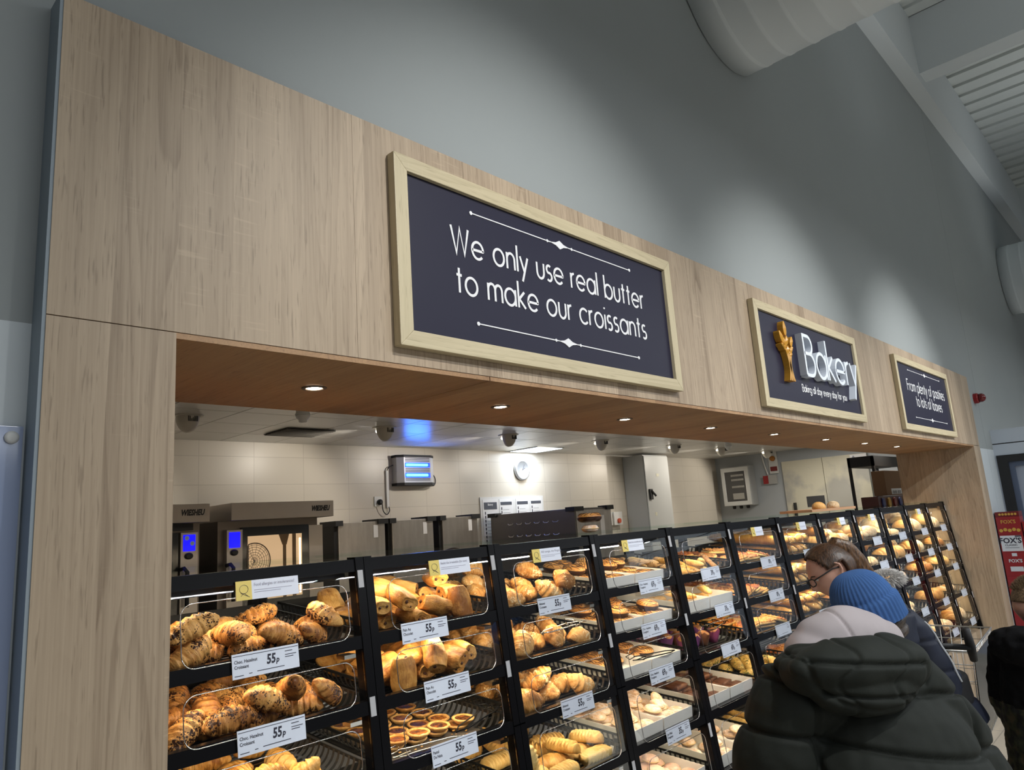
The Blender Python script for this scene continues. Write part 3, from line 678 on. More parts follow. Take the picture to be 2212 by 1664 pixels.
KINDS = {'choc': ('chocolate_croissant', 'dark-flecked croissant', 'croissant', K_choc, 3), 'pain': ('pain_au_chocolat', 'golden pain au chocolat', 'pastry', K_pain, 3),
 'alm': ('almond_croissant', 'flaky almond croissant', 'croissant', K_alm, 3), 'plain': ('butter_croissant', 'plain golden croissant', 'croissant', K_plain, 2),
 'tart': ('custard_tart', 'small dark-topped custard tart', 'tart', K_tart, 2), 'don': ('ring_doughnut', 'chocolate-striped ring doughnut', 'doughnut', K_don, 2),
 'sug': ('sugared_doughnut', 'sugared filled doughnut', 'doughnut', K_sug, 2), 'pink': ('iced_doughnut', 'pale pink iced doughnut', 'doughnut', K_pink, 2),
 'muf': ('muffin', 'muffin in folded paper', 'muffin', K_muf, 3), 'brown': ('brownie', 'dark chocolate brownie slab', 'brownie', K_brown, 2),
 'piz': ('pizza_slice', 'red-topped pizza slice', 'pizza', K_piz, 2), 'pizc': ('cheese_slice', 'orange cheese-topped pizza slice', 'pizza', K_pizc, 2), 'stick': ('seeded_stick', 'thin brown bread stick', 'bread stick', K_stick, 2),
 'gold': ('pastry_finger', 'pale golden pastry finger', 'pastry', K_gold, 2), 'rib': ('ribbed_pastry', 'pale ribbed pastry bar', 'pastry', K_rib, 2), 'turn': ('slashed_turnover', 'pale slashed pastry turnover', 'pastry', K_turn, 2),
 'herb': ('herb_roll', 'green-flecked herb roll', 'bread', K_herb, 2), 'bag': ('baguette', 'long golden baguette', 'baguette', K_bag, 2), 'loaf': ('bread_loaf', 'brown slashed bread loaf', 'bread', K_loaf, 2),
 'boule': ('round_loaf', 'round crusty loaf', 'bread', K_boule, 2), 'roll': ('bread_roll', 'small oval bread roll', 'bread', K_roll, 2), 'ciab': ('ciabatta', 'pale floury ciabatta', 'bread', K_ciab, 2)}
_proto = {}
def proto(kind, s):
    if (kind, s) not in _proto:
        nm = KINDS[kind][0]; parts = KINDS[kind][3](s)
        _proto[(kind, s)] = (parts[0][1].mesh(nm, parts[0][2], smooth=True), [(n, mb.mesh(n, mt, smooth=True)) for n, mb, mt in parts[1:]])
    return _proto[(kind, s)]
def make_item(kind, s, loc, rot, label, group):
    me, ch = proto(kind, s); o = obj(KINDS[kind][0], me, None, label, KINDS[kind][2], group, None, loc, rot); k = .87 if kind == 'bag' else (.91 if kind in ('boule', 'loaf', 'ciab', 'piz', 'pizc') else .965); o.scale = (.965 if kind == 'bag' else k, k, k)
    for n, cm in ch: obj(n, cm, o)
    return o
# what lies on which shelf: (bay, shelf): [(kind, how many), ...]
STOCK = {(0, 0): [('choc', 24)], (0, 1): [('choc', 20)], (0, 2): [('plain', 14)], (1, 0): [('pain', 25)], (1, 1): [('pain', 22)], (1, 2): [('tart', 24)], (1, 3): [('tart', 4), ('turn', 3)],
 (2, 0): [('alm', 18)], (2, 1): [('alm', 18)], (2, 2): [('alm', 14)], (2, 3): [('turn', 3), ('rib', 13)], (4, 0): [('stick', 20), ('gold', 10)], (4, 2): [('muf', 18)],
 (5, 0): [('piz', 16)], (5, 1): [('piz', 11)], (5, 2): [('pizc', 13)], (5, 3): [('herb', 14)], (5, 4): [('gold', 6)],
 (6, 0): [('bag', 14)], (6, 1): [('bag', 12)], (6, 2): [('bag', 10)], (6, 3): [('piz', 5)], (7, 0): [('bag', 3), ('roll', 14)], (7, 1): [('bag', 10)], (7, 2): [('roll', 14)], (7, 3): [('roll', 6)],
 (8, 0): [('ciab', 7), ('roll', 7)], (8, 1): [('ciab', 4)], (8, 2): [('loaf', 4)], (9, 0): [('boule', 4), ('roll', 7)], (9, 1): [('loaf', 5)], (9, 2): [('roll', 8)], (9, 3): [('ciab', 4)], (9, 4): [('roll', 7)],
 (10, 0): [('boule', 5)], (10, 1): [('boule', 5)], (10, 2): [('loaf', 3)], (10, 3): [('loaf', 4)], (10, 4): [('roll', 6), ('ciab', 3)], (11, 0): [('boule', 5)], (11, 1): [('loaf', 4)], (11, 2): [('loaf', 3)], (11, 3): [('roll', 4)], (11, 4): [('boule', 3)]}
PILES = """0,0:choc0 -124 89 0 0 -4 300;choc1 -3 76 0 5 -1 -10;choc2 113 86 -1 0 -7 -273;choc0 -126 221 0 4 -8 91;choc1 8 226 0 3 -2 -284;choc2 127 220 -1 -4 -5 56;choc0 -131 366 0 0 -5 53;choc1 0 369 0 6 4 -179;choc2 127 372 -1 -1 -7 -11;choc0 -159 44 22 -32 46 -294;choc1 46 42 34 31 35 -3;choc2 145 48 17 -77 -26 -248;choc0 -140 172 36 63 2 -44;choc1 -55 190 15 -46 -44 150;choc2 111 237 45 23 23 304;choc0 -90 304 2 -1 20 -280;choc1 27 314 15 -62 -12 -281;choc2 132 305 11 -44 -26 255;choc0 -161 36 77 2 -34 -2;choc1 -44 67 44 30 -7 -137;choc2 172 55 62 35 -30 185;choc0 -164 117 57 -60 19 278;choc1 16 162 11 -43 20 -236;choc2 208 139 17 -60 34 162
0,1:choc0 -125 97 0 0 -5 -20;choc1 -2 78 0 4 -2 22;choc2 127 83 0 -4 -3 -64;choc0 -131 220 0 0 -4 8;choc1 0 220 0 4 -1 58;choc2 127 226 0 -5 4 -149;choc0 -134 369 0 0 -4 53;choc1 0 362 0 -2 -4 36;choc2 132 363 -1 -3 -6 86;choc0 -83 43 27 40 -8 -6;choc1 5 57 50 25 38 -17;choc2 169 39 31 -47 -59 -261;choc0 -84 180 22 35 -46 137;choc1 60 171 10 -25 -35 94;choc2 172 180 12 53 3 132;choc0 -101 322 17 40 -32 101;choc1 31 291 0 -2 -5 -29;choc2 108 452 -1 -3 -6 -265;choc0 -175 54 19 -2 -56 65;choc1 72 50 61 -61 -37 -171
0,2:plain0 -128 87 0 4 4 87;plain1 2 84 0 1 -3 127;plain0 132 87 -1 2 -2 -128;plain1 -123 228 0 2 -1 186;plain0 1 226 0 2 -2 38;plain1 129 224 0 2 -1 155;plain0 -129 365 0 2 -2 235;plain1 0 363 0 2 -1 -23;plain0 130 363 0 2 -2 -262;plain1 -93 68 30 85 -35 111;plain0 -4 44 45 40 0 5;plain1 98 44 22 -61 54 265;plain0 -143 173 23 43 47 -157;plain1 -31 163 20 55 -29 70
1,0:pain0 -118 123 0 0 2 -161;pain1 9 124 -2 -8 -10 234;pain2 117 117 0 0 1 39;pain0 -138 237 0 -5 -6 283;pain1 -4 248 -2 -4 -11 134;pain2 92 243 0 0 1 -186;pain0 -113 398 3 15 -19 100;pain1 2 397 -2 -10 -11 31;pain2 113 392 0 0 1 -232;pain0 -166 94 50 -28 2 -162;pain1 -66 54 8 -57 6 -152;pain2 144 105 50 21 7 9;pain0 -91 208 44 -26 -26 305;pain1 24 208 42 9 -42 213;pain2 130 205 33 -47 -27 -257;pain0 -146 339 34 -15 -57 133;pain1 36 335 19 24 23 -42;pain2 117 392 53 5 6 -131;pain0 -102 63 70 43 -34 147;pain1 18 32 32 -33 30 -18;pain2 124 58 47 36 125 -127;pain0 -111 161 88 24 17 -50;pain1 75 266 52 6 -9 238;pain2 157 179 90 -28 3 118;pain0 -55 309 4 -32 -10 122
1,1:pain0 -95 118 0 -1 2 -98;pain1 7 112 -1 13 -10 -170;pain2 107 108 0 0 1 -143;pain0 -115 249 3 -27 -7 269;pain1 3 251 2 35 4 -81;pain2 112 252 0 0 1 265;pain0 -102 404 0 -3 0 -88;pain1 -4 389 -2 -15 -11 -221;pain2 111 394 0 7 -11 -256;pain0 -132 105 39 40 -44 -9;pain1 -40 117 50 28 -9 49;pain2 84 59 40 54 7 -127;pain0 -135 178 37 13 24 -314;pain1 -17 199 35 -17 43 -281;pain2 97 265 51 0 7 281;pain0 -141 356 13 36 29 -116;pain1 25 388 50 -15 -36 -206;pain2 147 421 47 -12 -18 -196;pain0 -126 56 46 1 139 -157;pain1 8 71 62 23 -78 119;pain2 148 108 39 59 -2 162;pain0 -141 241 61 -31 -16 3
1,2:tart0 -123 114 0 0 0 -62;tart1 -41 111 0 0 0 277;tart0 41 114 0 0 0 201;tart1 121 111 0 0 0 139;tart0 -123 199 0 0 0 -123;tart1 -41 197 0 0 0 -76;tart0 41 199 0 0 0 -262;tart1 122 197 0 0 0 86;tart0 -122 283 0 0 0 -102;tart1 -41 281 0 0 0 -182;tart0 41 283 0 0 0 173;tart1 122 281 0 0 0 283;tart0 -122 366 0 0 0 138;tart1 -41 365 0 0 0 -236;tart0 41 367 0 0 0 199;tart1 122 365 0 0 0 -12;tart0 -122 451 0 0 0 47;tart1 -41 449 0 0 0 -80;tart0 41 451 0 0 0 -185;tart1 122 449 0 0 0 194;tart0 -118 99 18 -1 0 18;tart1 -42 96 19 1 0 269;tart0 39 101 18 0 1 -123;tart1 134 97 18 1 0 39
1,3:tart0 -123 115 0 0 0 -234;tart1 -41 113 0 0 0 -233;tart0 41 115 0 0 0 -124;tart1 123 113 0 0 0 -196;turn0 -13 250 0 0 -3 -46;turn1 123 264 0 0 2 -66;turn0 -109 395 0 0 -2 19
2,0:alm0 -115 110 -1 7 0 310;alm1 -2 114 -1 4 -4 -160;alm2 127 112 1 4 22 -121;alm0 -124 256 -1 6 1 52;alm1 2 261 1 -4 15 -150;alm2 116 250 0 -5 -10 -282;alm0 -120 389 0 -1 10 -20;alm1 -1 393 -1 4 -4 -264;alm2 118 398 0 -5 -9 -100;alm0 -163 54 5 -27 -11 244;alm1 25 54 16 -20 -61 240;alm2 124 54 43 -36 31 -221;alm0 -61 202 9 -10 43 -243;alm1 36 195 16 16 54 -43;alm2 127 240 61 7 27 -46;alm0 -77 341 28 -67 -11 -277;alm1 -6 396 62 2 6 -17;alm2 65 321 0 2 16 227
2,1:alm0 -122 110 0 -6 13 271;alm1 -4 115 0 0 5 -144;alm2 116 116 0 -5 -10 71;alm0 -121 253 -1 9 -2 46;alm1 0 251 -1 4 -4 88;alm2 112 253 0 3 9 -108;alm0 -123 407 -1 9 -2 80;alm1 -2 391 -1 4 -4 -193;alm2 125 395 1 4 21 -193;alm0 -138 59 29 -48 51 -251;alm1 22 67 33 71 -23 66;alm2 163 42 0 -5 -9 -265;alm0 -81 207 21 -76 35 -246;alm1 -32 267 49 36 17 -287;alm2 161 214 16 -61 34 -201;alm0 -108 351 23 -25 -75 233;alm1 -7 380 61 7 22 -81;alm2 73 341 22 20 62 -210
2,2:alm0 -113 106 -1 7 0 275;alm1 7 103 -1 4 -4 103;alm2 117 123 0 -2 7 312;alm0 -123 266 -1 7 0 25;alm1 8 260 -1 4 -4 310;alm2 118 253 0 -5 -9 -126;alm0 -118 395 -1 7 0 307;alm1 1 392 -1 4 -4 37;alm2 117 394 0 -5 -9 265;alm0 -146 61 17 69 -11 -21;alm1 -19 101 52 -16 51 255;alm2 126 56 12 -54 -37 276;alm0 -96 205 17 35 49 -60;alm1 1 202 16 -65 -26 274
2,3:turn0 -125 115 0 0 -4 -48;turn1 9 116 0 0 4 -45;turn0 129 120 0 0 -1 -41;rib1 130 32 46 -310 -2 -9;rib0 -129 256 0 0 0 0;rib1 -49 387 20 22 -32 155;rib0 47 237 0 0 0 -84;rib1 138 259 0 0 -1 281;rib0 -143 395 0 0 0 6;rib1 -83 477 0 -1 -1 279;rib0 51 378 0 0 0 62;rib1 141 444 0 0 -1 187;rib0 -199 53 64 0 -131 -312;rib1 -42 35 0 -1 -1 5;rib0 46 113 38 -29 -11 -159;rib1 174 108 37 -32 -18 -157
4,0:gold0 -125 84 0 0 0 162;stick1 -46 114 0 1 0 160;gold0 41 111 0 2 -1 132;stick1 132 116 0 0 0 111;stick0 -149 274 0 2 0 84;stick1 -38 249 0 1 0 107;stick0 45 252 0 1 0 85;stick1 131 254 0 1 0 83;stick0 -139 413 0 2 0 87;stick1 -53 402 0 1 0 108;gold0 55 393 0 2 -1 162;stick1 135 393 0 1 0 160;stick0 -199 104 12 115 0 132;stick1 -9 89 0 1 0 156;gold0 78 82 0 0 0 121;gold1 140 100 22 37 33 38;stick0 -145 239 3 47 0 84;stick1 -72 266 0 -1 -1 95;gold0 50 244 25 17 -10 143;gold1 156 231 4 36 0 92;stick0 -162 401 24 -33 36 172;stick1 -20 395 1 15 0 102;gold0 33 373 20 -64 -11 154;stick1 94 389 0 1 0 174;stick0 -191 107 32 -19 2 143;gold1 -84 78 0 -1 -1 164;gold0 48 87 28 27 -2 115;stick1 167 77 31 61 -40 109;stick0 -161 244 26 3 1 90;stick1 -14 329 25 0 -3 189
4,2:muf0 -135 115 0 0 0 101;muf1 -45 113 0 0 0 106;muf2 45 115 0 0 0 -245;muf0 135 113 0 0 0 -35;muf1 -135 199 0 0 0 -298;muf2 -45 197 0 0 0 230;muf0 45 199 0 0 0 -216;muf1 135 197 0 0 0 177;muf2 -135 283 0 0 0 187;muf0 -45 281 0 0 0 154;muf1 45 283 0 0 0 98;muf2 135 281 0 0 0 245;muf0 -135 367 0 0 0 -159;muf1 -45 365 0 0 0 -8;muf2 45 367 0 0 0 46;muf0 135 365 0 0 0 270;muf1 -135 451 0 0 0 -17;muf2 -45 449 0 0 0 -300
5,0:piz0 -127 108 0 0 0 38;piz1 1 91 15 9 3 -30;piz0 126 110 0 0 0 -24;piz1 -129 246 8 3 -8 -34;piz0 1 252 0 0 0 -3;piz1 131 243 8 0 9 -2;piz0 -127 393 0 0 0 40;piz1 0 390 14 1 0 -18;piz0 127 396 0 0 0 23;piz1 -137 75 25 15 -18 -38;piz0 -1 68 27 10 0 0;piz1 144 62 23 11 23 4;piz0 -136 226 22 -2 -9 28;piz1 26 245 41 1 0 -55;piz0 137 227 22 1 9 8;piz1 -136 388 20 2 -11 -27
5,1:piz0 -126 108 0 0 0 4;piz1 3 93 14 1 0 5;piz0 128 112 0 0 0 20;piz1 -124 250 8 4 -8 -39;piz0 1 253 0 0 0 20;piz1 128 250 8 -1 10 -19;piz0 -126 394 0 0 0 15;piz1 0 397 14 0 0 10;piz0 129 392 0 0 0 -4;piz1 -140 68 25 4 -23 3;piz0 -4 89 29 0 -1 29
5,2:pizc0 -127 110 0 0 0 -16;pizc1 2 88 14 2 1 -32;pizc0 128 105 0 0 0 -16;pizc1 -128 247 8 4 -8 -25;pizc0 1 251 0 0 0 18;pizc1 130 249 8 1 10 23;pizc0 -128 397 0 0 0 36;pizc1 2 386 14 1 0 20;pizc0 127 394 0 0 0 -8;pizc1 -138 91 26 5 -21 -30;pizc0 2 83 29 2 0 -27;pizc1 144 69 25 7 23 0;pizc0 -135 227 22 3 -9 -11
5,3:herb0 -137 112 -1 0 -6 -95;herb1 1 112 0 -1 -3 110;herb0 127 115 -1 0 -6 -75;herb1 -131 253 0 1 3 18;herb0 2 259 -1 0 -6 -296;herb1 128 253 0 -1 -1 -23;herb0 -128 395 -1 0 -6 -123;herb1 0 393 0 -1 -1 -286;herb0 129 394 -1 0 -6 51;herb1 -80 52 18 2 49 -59;herb0 35 108 34 55 -7 128;herb1 164 60 20 80 0 46;herb0 -107 220 27 -63 25 -227;herb1 -21 207 23 27 -50 98
5,4:gold0 -142 115 0 0 0 111;gold1 -41 90 0 -1 -1 93;gold0 48 115 0 0 0 143;gold1 143 111 0 -1 -1 103;gold0 -143 255 0 0 0 156;gold1 -51 280 0 -1 -1 159
6,0:bag0 -186 274 0 1 0 155;bag1 -92 268 0 0 0 154;bag0 12 265 0 0 0 160;bag1 101 266 0 -2 0 157;bag0 188 278 0 0 0 157;bag1 -189 262 64 6 0 158;bag0 -101 251 64 3 -1 158;bag1 -7 264 60 -31 -1 158;bag0 84 259 61 -31 2 163;bag1 187 268 64 -2 0 156
6,1:bag0 -183 265 0 1 0 157;bag1 -77 258 0 0 0 158;bag0 12 255 0 1 0 159;bag1 99 271 0 0 0 160;bag0 187 266 0 0 0 159;bag1 -193 266 66 17 0 156;bag0 -94 255 61 -27 -1 155;bag1 -15 235 64 0 0 156;bag0 79 241 60 -26 -2 156;bag1 168 252 60 -32 0 158
6,2:bag0 -185 276 0 1 0 155;bag1 -98 269 0 0 0 153;bag0 -10 266 0 1 0 152;bag1 97 251 0 0 0 160;bag0 185 272 0 1 0 160;bag1 -172 272 62 24 -3 164;bag0 -85 272 62 25 -2 164;bag1 7 254 61 28 -2 158;bag0 100 261 63 1 0 157;bag1 188 255 64 -1 0 157
6,3:piz0 -129 115 0 0 0 -15;piz1 0 112 14 1 0 -3;piz0 129 116 0 0 0 34;piz1 -131 251 8 -1 -9 35;piz0 0 254 0 0 0 -36
7,0:roll0 -152 118 0 0 -3 257;roll1 -49 120 0 0 -4 88;roll0 48 119 0 0 -3 -116;roll1 153 61 33 95 -14 -81;bag0 146 280 0 1 0 170;roll1 -48 254 0 0 -1 35;bag0 -78 257 55 -24 1 148;roll1 193 243 42 -92 -3 -145;roll0 -157 395 0 0 -4 93;roll1 -49 393 0 0 2 223;bag0 -170 255 68 -1 -8 -162;roll1 62 397 17 -4 -57 13;roll0 -196 86 26 -54 -50 154;roll1 -36 61 22 -3 -67 206;roll0 53 64 35 -7 -61 159;roll1 106 127 54 -9 -15 -24;roll0 -147 232 0 0 -3 -141
7,1:bag0 -193 265 0 -1 0 156;bag1 -106 267 0 0 0 157;bag0 -7 295 0 1 0 163;bag1 108 274 0 0 0 148;bag0 192 273 4 20 0 152;bag1 -192 260 64 -5 0 158;bag0 -106 265 63 0 0 157;bag1 -13 289 64 -23 -2 156;bag0 75 292 52 -49 6 159;bag1 163 276 62 -21 -1 149
7,2:roll0 -158 112 0 0 -4 42;roll1 -53 118 0 0 -1 90;roll0 53 115 0 0 -4 -206;roll1 156 113 0 0 2 -134;roll0 -157 254 0 0 -3 278;roll1 -52 253 0 0 2 -181;roll0 53 255 0 0 -4 183;roll1 157 253 0 0 2 -146;roll0 -157 395 0 0 -4 -97;roll1 -53 393 0 0 2 -61;roll0 53 394 0 0 -3 -236;roll1 158 393 0 0 2 -161;roll0 -141 61 23 26 59 -82;roll1 -46 58 23 79 -5 49
7,3:roll0 -156 115 0 0 -3 235;roll1 -60 113 0 0 2 183;roll0 37 114 0 0 -4 294;roll1 178 109 0 0 2 300;roll0 -156 255 0 0 -3 66;roll1 -53 253 0 0 2 85
8,0:roll0 -148 111 0 0 -1 257;roll1 -44 114 0 0 -3 -53;ciab0 -51 169 37 -5 -54 -171;ciab1 175 277 61 291 4 -160;roll0 -143 167 23 5 -69 -197;roll1 -64 21 24 -87 2 -8;roll0 41 256 0 0 -6 154;ciab1 109 101 0 0 0 -22;roll0 -150 397 0 0 -4 -214;ciab1 85 155 52 38 -7 275;ciab0 -103 350 29 1 -45 240;ciab1 95 388 0 0 0 63;roll0 -170 59 22 -77 -7 263;ciab1 97 61 47 55 -3 -5
8,1:ciab0 5 106 32 90 -4 -284;ciab1 44 63 0 0 -1 32;ciab0 -96 354 1 -1 5 301;ciab1 104 351 0 0 -1 8
8,2:loaf0 -127 142 -1 0 -4 -91;loaf1 96 176 0 -1 0 -260;loaf0 -114 417 -1 0 -4 54;loaf1 99 290 32 63 -1 -287
9,0:roll0 -174 112 0 0 -4 257;roll1 -50 108 0 0 -3 296;roll1 164 120 0 0 2 -233;roll0 -161 237 0 0 -5 53;roll1 84 47 0 0 1 -3;roll0 158 244 0 0 -1 182;roll1 189 298 22 -50 -44 -140;boule1 102 215 26 -11 48 -307;boule0 -126 421 0 0 -3 97
9,1:loaf0 -129 88 -1 0 -4 -57;loaf1 113 82 0 0 1 -291;loaf0 -107 382 34 64 2 -30;loaf1 199 412 40 80 9 -158;loaf0 -52 471 1 3 -3 -24
9,2:roll0 -150 115 0 0 -3 -244;roll1 -51 114 0 0 2 -146;roll0 47 116 0 0 -3 254;roll1 158 113 0 0 2 -287;roll0 -154 253 0 0 -3 237;roll1 -46 256 0 0 2 105;roll0 54 249 0 0 -4 -61;roll1 151 253 0 0 2 -137
9,3:ciab0 -123 88 -1 0 -2 -96;ciab1 100 115 0 0 0 312;ciab0 -22 490 -1 0 -2 304;ciab1 112 272 0 0 0 -111
9,4:roll0 -156 113 0 0 -3 260;roll1 -51 112 0 0 2 -76;roll0 53 117 0 0 -3 -48;roll1 150 113 0 0 2 -108;roll0 -152 256 0 0 -3 74;roll1 -51 253 0 0 2 209;roll0 51 256 0 0 -3 263
10,0:boule0 -123 86 0 0 -3 -10;boule1 128 97 0 0 2 -274;boule0 -124 283 0 0 1 250;boule1 227 435 76 -123 -49 127;boule0 -118 416 26 2 -54 -157
10,1:boule0 -121 88 0 0 -9 -86;boule1 81 114 0 0 3 -44;boule0 -125 271 0 0 -3 -309;boule1 120 325 0 0 2 -46;boule0 -115 450 0 0 -3 -227
10,2:loaf0 -123 89 -1 0 -4 -23;loaf1 102 119 0 0 -4 -173;loaf0 -34 296 -1 0 -4 -258
10,3:loaf0 -100 98 -1 0 -4 -279;loaf1 122 72 0 0 1 -313;loaf0 -109 271 -1 0 -4 67;loaf1 150 523 86 157 -50 -36
10,4:roll0 -156 112 0 0 -4 96;roll1 -53 114 0 0 -2 287;ciab0 7 244 21 -57 -5 145;roll1 161 118 0 0 0 145;roll0 -191 301 0 0 -2 84;roll1 25 58 32 -46 -46 120;roll0 72 268 0 0 -4 -144;ciab1 100 94 25 69 -3 -93;ciab0 -114 297 19 -51 -4 -202
11,0:boule0 -90 135 30 43 -2 11;boule1 99 103 0 0 2 -84;boule0 -127 277 0 0 1 -1;boule1 -27 356 47 39 -64 263;boule0 -127 455 0 0 0 253
11,1:loaf0 -106 86 -1 0 -4 22;loaf1 108 114 0 0 1 -224;loaf0 -45 464 -1 0 -4 40
11,2:loaf0 -116 109 -1 0 -4 -39;loaf1 100 114 0 0 1 -28;loaf0 90 305 -1 0 -4 281
11,3:roll0 -149 115 0 0 -3 -86;roll1 -50 113 0 0 2 -192;roll0 50 115 0 0 -3 -177;roll1 149 113 0 0 2 184
11,4:boule0 -131 109 0 0 -3 46;boule1 99 113 0 0 3 73;boule0 -107 424 0 0 -3 -62"""
# ------------------------------------------------------------------ the piles (rest positions in each tray: mm and hundredths of a radian)
def rank_label(desc, n_, layer, row, k, i):
    return '%s, %s from left, %s%s row, %s, %s' % (desc, ORD[n_] if n_ < len(ORD) else str(n_ + 1) + 'th', layer, row, TIER[i], BAY[k])
def tray_matrix(k, i):
    return Matrix.Translation(tray_pt(k, i, 0, 0, .0055)) @ Matrix.Rotation(TA, 4, 'X')
for ln in PILES.split('\n'):
    key, body = ln.split(':'); k, i = map(int, key.split(',')); T = tray_matrix(k, i); rows = {}
    for it in body.split(';'):
        a = it.split(' '); kind, s = a[0][:-1], int(a[0][-1]); n = [int(x) for x in a[1:]]
        hgt = max(v.co.z for v in proto(kind, s)[0].vertices)
        layer = 'upper ' if n[2] > 1.05 * hgt * 1000 else ''
        if kind in ('bag',): row = 'front'
        else: row = 'front' if n[1] < 185 else ('middle' if n[1] < 350 else 'back')
        rows.setdefault((kind, layer, row), []).append((n, s))
    for (kind, layer, row), lst in rows.items():
        lst.sort(key=lambda q: q[0][0])
        nm, desc, cat, fn, nv = KINDS[kind]
        for q, (n, s) in enumerate(lst):
            Mx = T @ Matrix.Translation((n[0] / 1000, n[1] / 1000, n[2] / 1000)) @ (Matrix.Rotation(n[5] / 100, 4, 'Z') @ Matrix.Rotation(n[4] / 100, 4, 'Y') @ Matrix.Rotation(n[3] / 100, 4, 'X'))
            o = make_item(kind, s, Mx.translation, Mx.to_euler(), rank_label(desc, q, layer, row, k, i), '%ss on the %s, %s' % (nm.replace('_', ' '), TIER[i], BAY[k]))
# ------------------------------------------------------------------ white card boxes
CARD = plain('white_cardboard', (.74, .72, .68), .6)
def card_box(wd, dp, h, lip=True):
    m = MB(); t = .003
    m.box(-wd / 2, wd / 2, 0, dp, 0, t); m.box(-wd / 2, -wd / 2 + t, 0, dp, t, h); m.box(wd / 2 - t, wd / 2, 0, dp, t, h); m.box(-wd / 2 + t, wd / 2 - t, 0, t, t, h); m.box(-wd / 2 + t, wd / 2 - t, dp - t, dp, t, h)
    return m
BARC = MB()
for q, (a, b) in enumerate(((0, 2), (4, 1), (6, 3), (11, 1), (14, 2), (18, 1), (20, 3), (25, 2), (34, 1), (37, 3), (42, 1), (45, 2), (49, 1), (52, 3))): BARC.box(a * .001, (a + b) * .001, -.0008, -.0002, 0, .016)
_bx = {}
def boxed(k, i, kind, filler, h=.046, nbox=2, dp=.40, barcode=False, desc='white open card box', v0=.015):
    hw = (BX[k + 1] - BX[k]) / 2 - .053; wd = (2 * hw - .006 * (nbox - 1)) / nbox - .002; T = tray_matrix(k, i)
    for b in range(nbox):
        u = -hw + wd / 2 + b * (wd + .008); Mb = T @ Matrix.Translation((u, v0, .0145))
        key = (round(wd, 4), dp, h)
        if key not in _bx: _bx[key] = card_box(wd, dp, h).mesh('card_box', CARD)
        side = ('left' if b == 0 else 'right') if nbox == 2 else 'only'
        t = obj('card_box', _bx[key], None, '%s, %s one on the %s, %s' % (desc, side, TIER[i], BAY[k]), 'box', 'white card boxes on the shelves', None, Mb.translation, Mb.to_euler())
        if barcode and b == 0:
            m = MB(); m.v = [(0, 0, 0)]; m.v = []
            m.add([(wd / 2 + .0006 - (y + .0002) * .3, .10 + x, .014 + z) for x, y, z in BARC.v], BARC.f)
            m.v = [(wd / 2 + .0002 if abs(x - wd / 2) < 1 and x < wd / 2 + .0007 else x, y, z) for x, y, z in m.v]
            obj('barcode', m.mesh('barcode', INK), t)
        n = 0
        for (du, dv, dz, yaw, lean, row, c) in filler(wd, dp):
            s = n % KINDS[kind][4]; Mi = Mb @ Matrix.Translation((du, dv, dz)) @ Matrix.Rotation(lean, 4, 'X') @ Matrix.Rotation(yaw, 4, 'Z')
            nm, dsc, cat, fn, nv = KINDS[kind]
            make_item(kind, s, Mi.translation, Mi.to_euler(), '%s, %s from left, %s row from front, %s box, %s, %s' % (dsc.split(' ', 1)[1] if len(dsc.split()) > 2 else dsc, ORD[c], row, side, TIER[i], BAY[k].replace('bay from left', 'bay')), '%ss in boxes on the %s, %s' % (nm.replace('_', ' '), TIER[i], BAY[k]))
            n += 1
def leaning(nr, extra=(), skip=0):
    def f(wd, dp):
        res = []
        for r in range(skip, nr):
            for c in range(2):
                res.append(((c - .5) * wd * .49, .045 + r * .057, .006, random.uniform(0, 6), math.radians(38), ORD[r], c))
        for (eu, ev, c) in extra: res.append((eu, ev, .070, 1.0, math.radians(8), 'topmost', c))
        return res
    return f
def flat(nr, nc=2, extra=(), pitch=.088, z=.004, up=.046, skip=0):
    def f(wd, dp):
        res = []
        for r in range(skip, nr):
            for c in range(nc): res.append(((c - (nc - 1) / 2) * wd / nc * .96, .052 + r * pitch, z, random.uniform(-.2, .2), 0, ORD[r], c))
        for (eu, ev, ln_, c) in extra: res.append((eu * wd, ev, up, random.uniform(0, 6), ln_, 'topmost', c))
        return res
    return f
boxed(3, 0, 'don', flat(4, 2, ((-.22, .19, .1, 0), (.2, .21, .1, 1), (-.2, .30, .1, 2), (.22, .33, .1, 3)), .097, up=.040), .040, dp=.41)
boxed(3, 1, 'don', flat(4, 2, ((.2, .08, .1, 0), (-.2, .20, .1, 1), (.2, .29, .15, 2)), .097, up=.040), .040, dp=.41)
boxed(3, 2, 'don', flat(4, 2, ((.2, .30, .1, 0),), .097, up=.040, skip=1), .040, dp=.41)
boxed(3, 3, 'sug', flat(5, 3, ((-.3, .08, .1, 0), (.02, .10, .1, 1), (.3, .15, .95, 2), (-.28, .19, .15, 3), (.04, .22, .2, 4), (.3, .27, .1, 5), (-.25, .31, .2, 6), (.1, .35, 1.0, 7)), .076, up=.034), .042, dp=.41, barcode=True)
boxed(3, 4, 'pink', flat(5, 3, ((-.3, .12, .1, 0), (.1, .20, .1, 1), (.3, .30, .1, 2)), .076, up=.034), .05, dp=.41)
boxed(4, 1, 'gold', flat(3, 2, ((.1, .10, .1, 0),), .10), .05, dp=.40)
boxed(4, 3, 'brown', flat(5, 2, ((0, .2, .05, 0),), .072, up=.03), .045, dp=.40)
boxed(4, 4, 'sug', flat(4, 2, ((.2, .1, .1, 0),), .09, up=.034), .05, dp=.40)
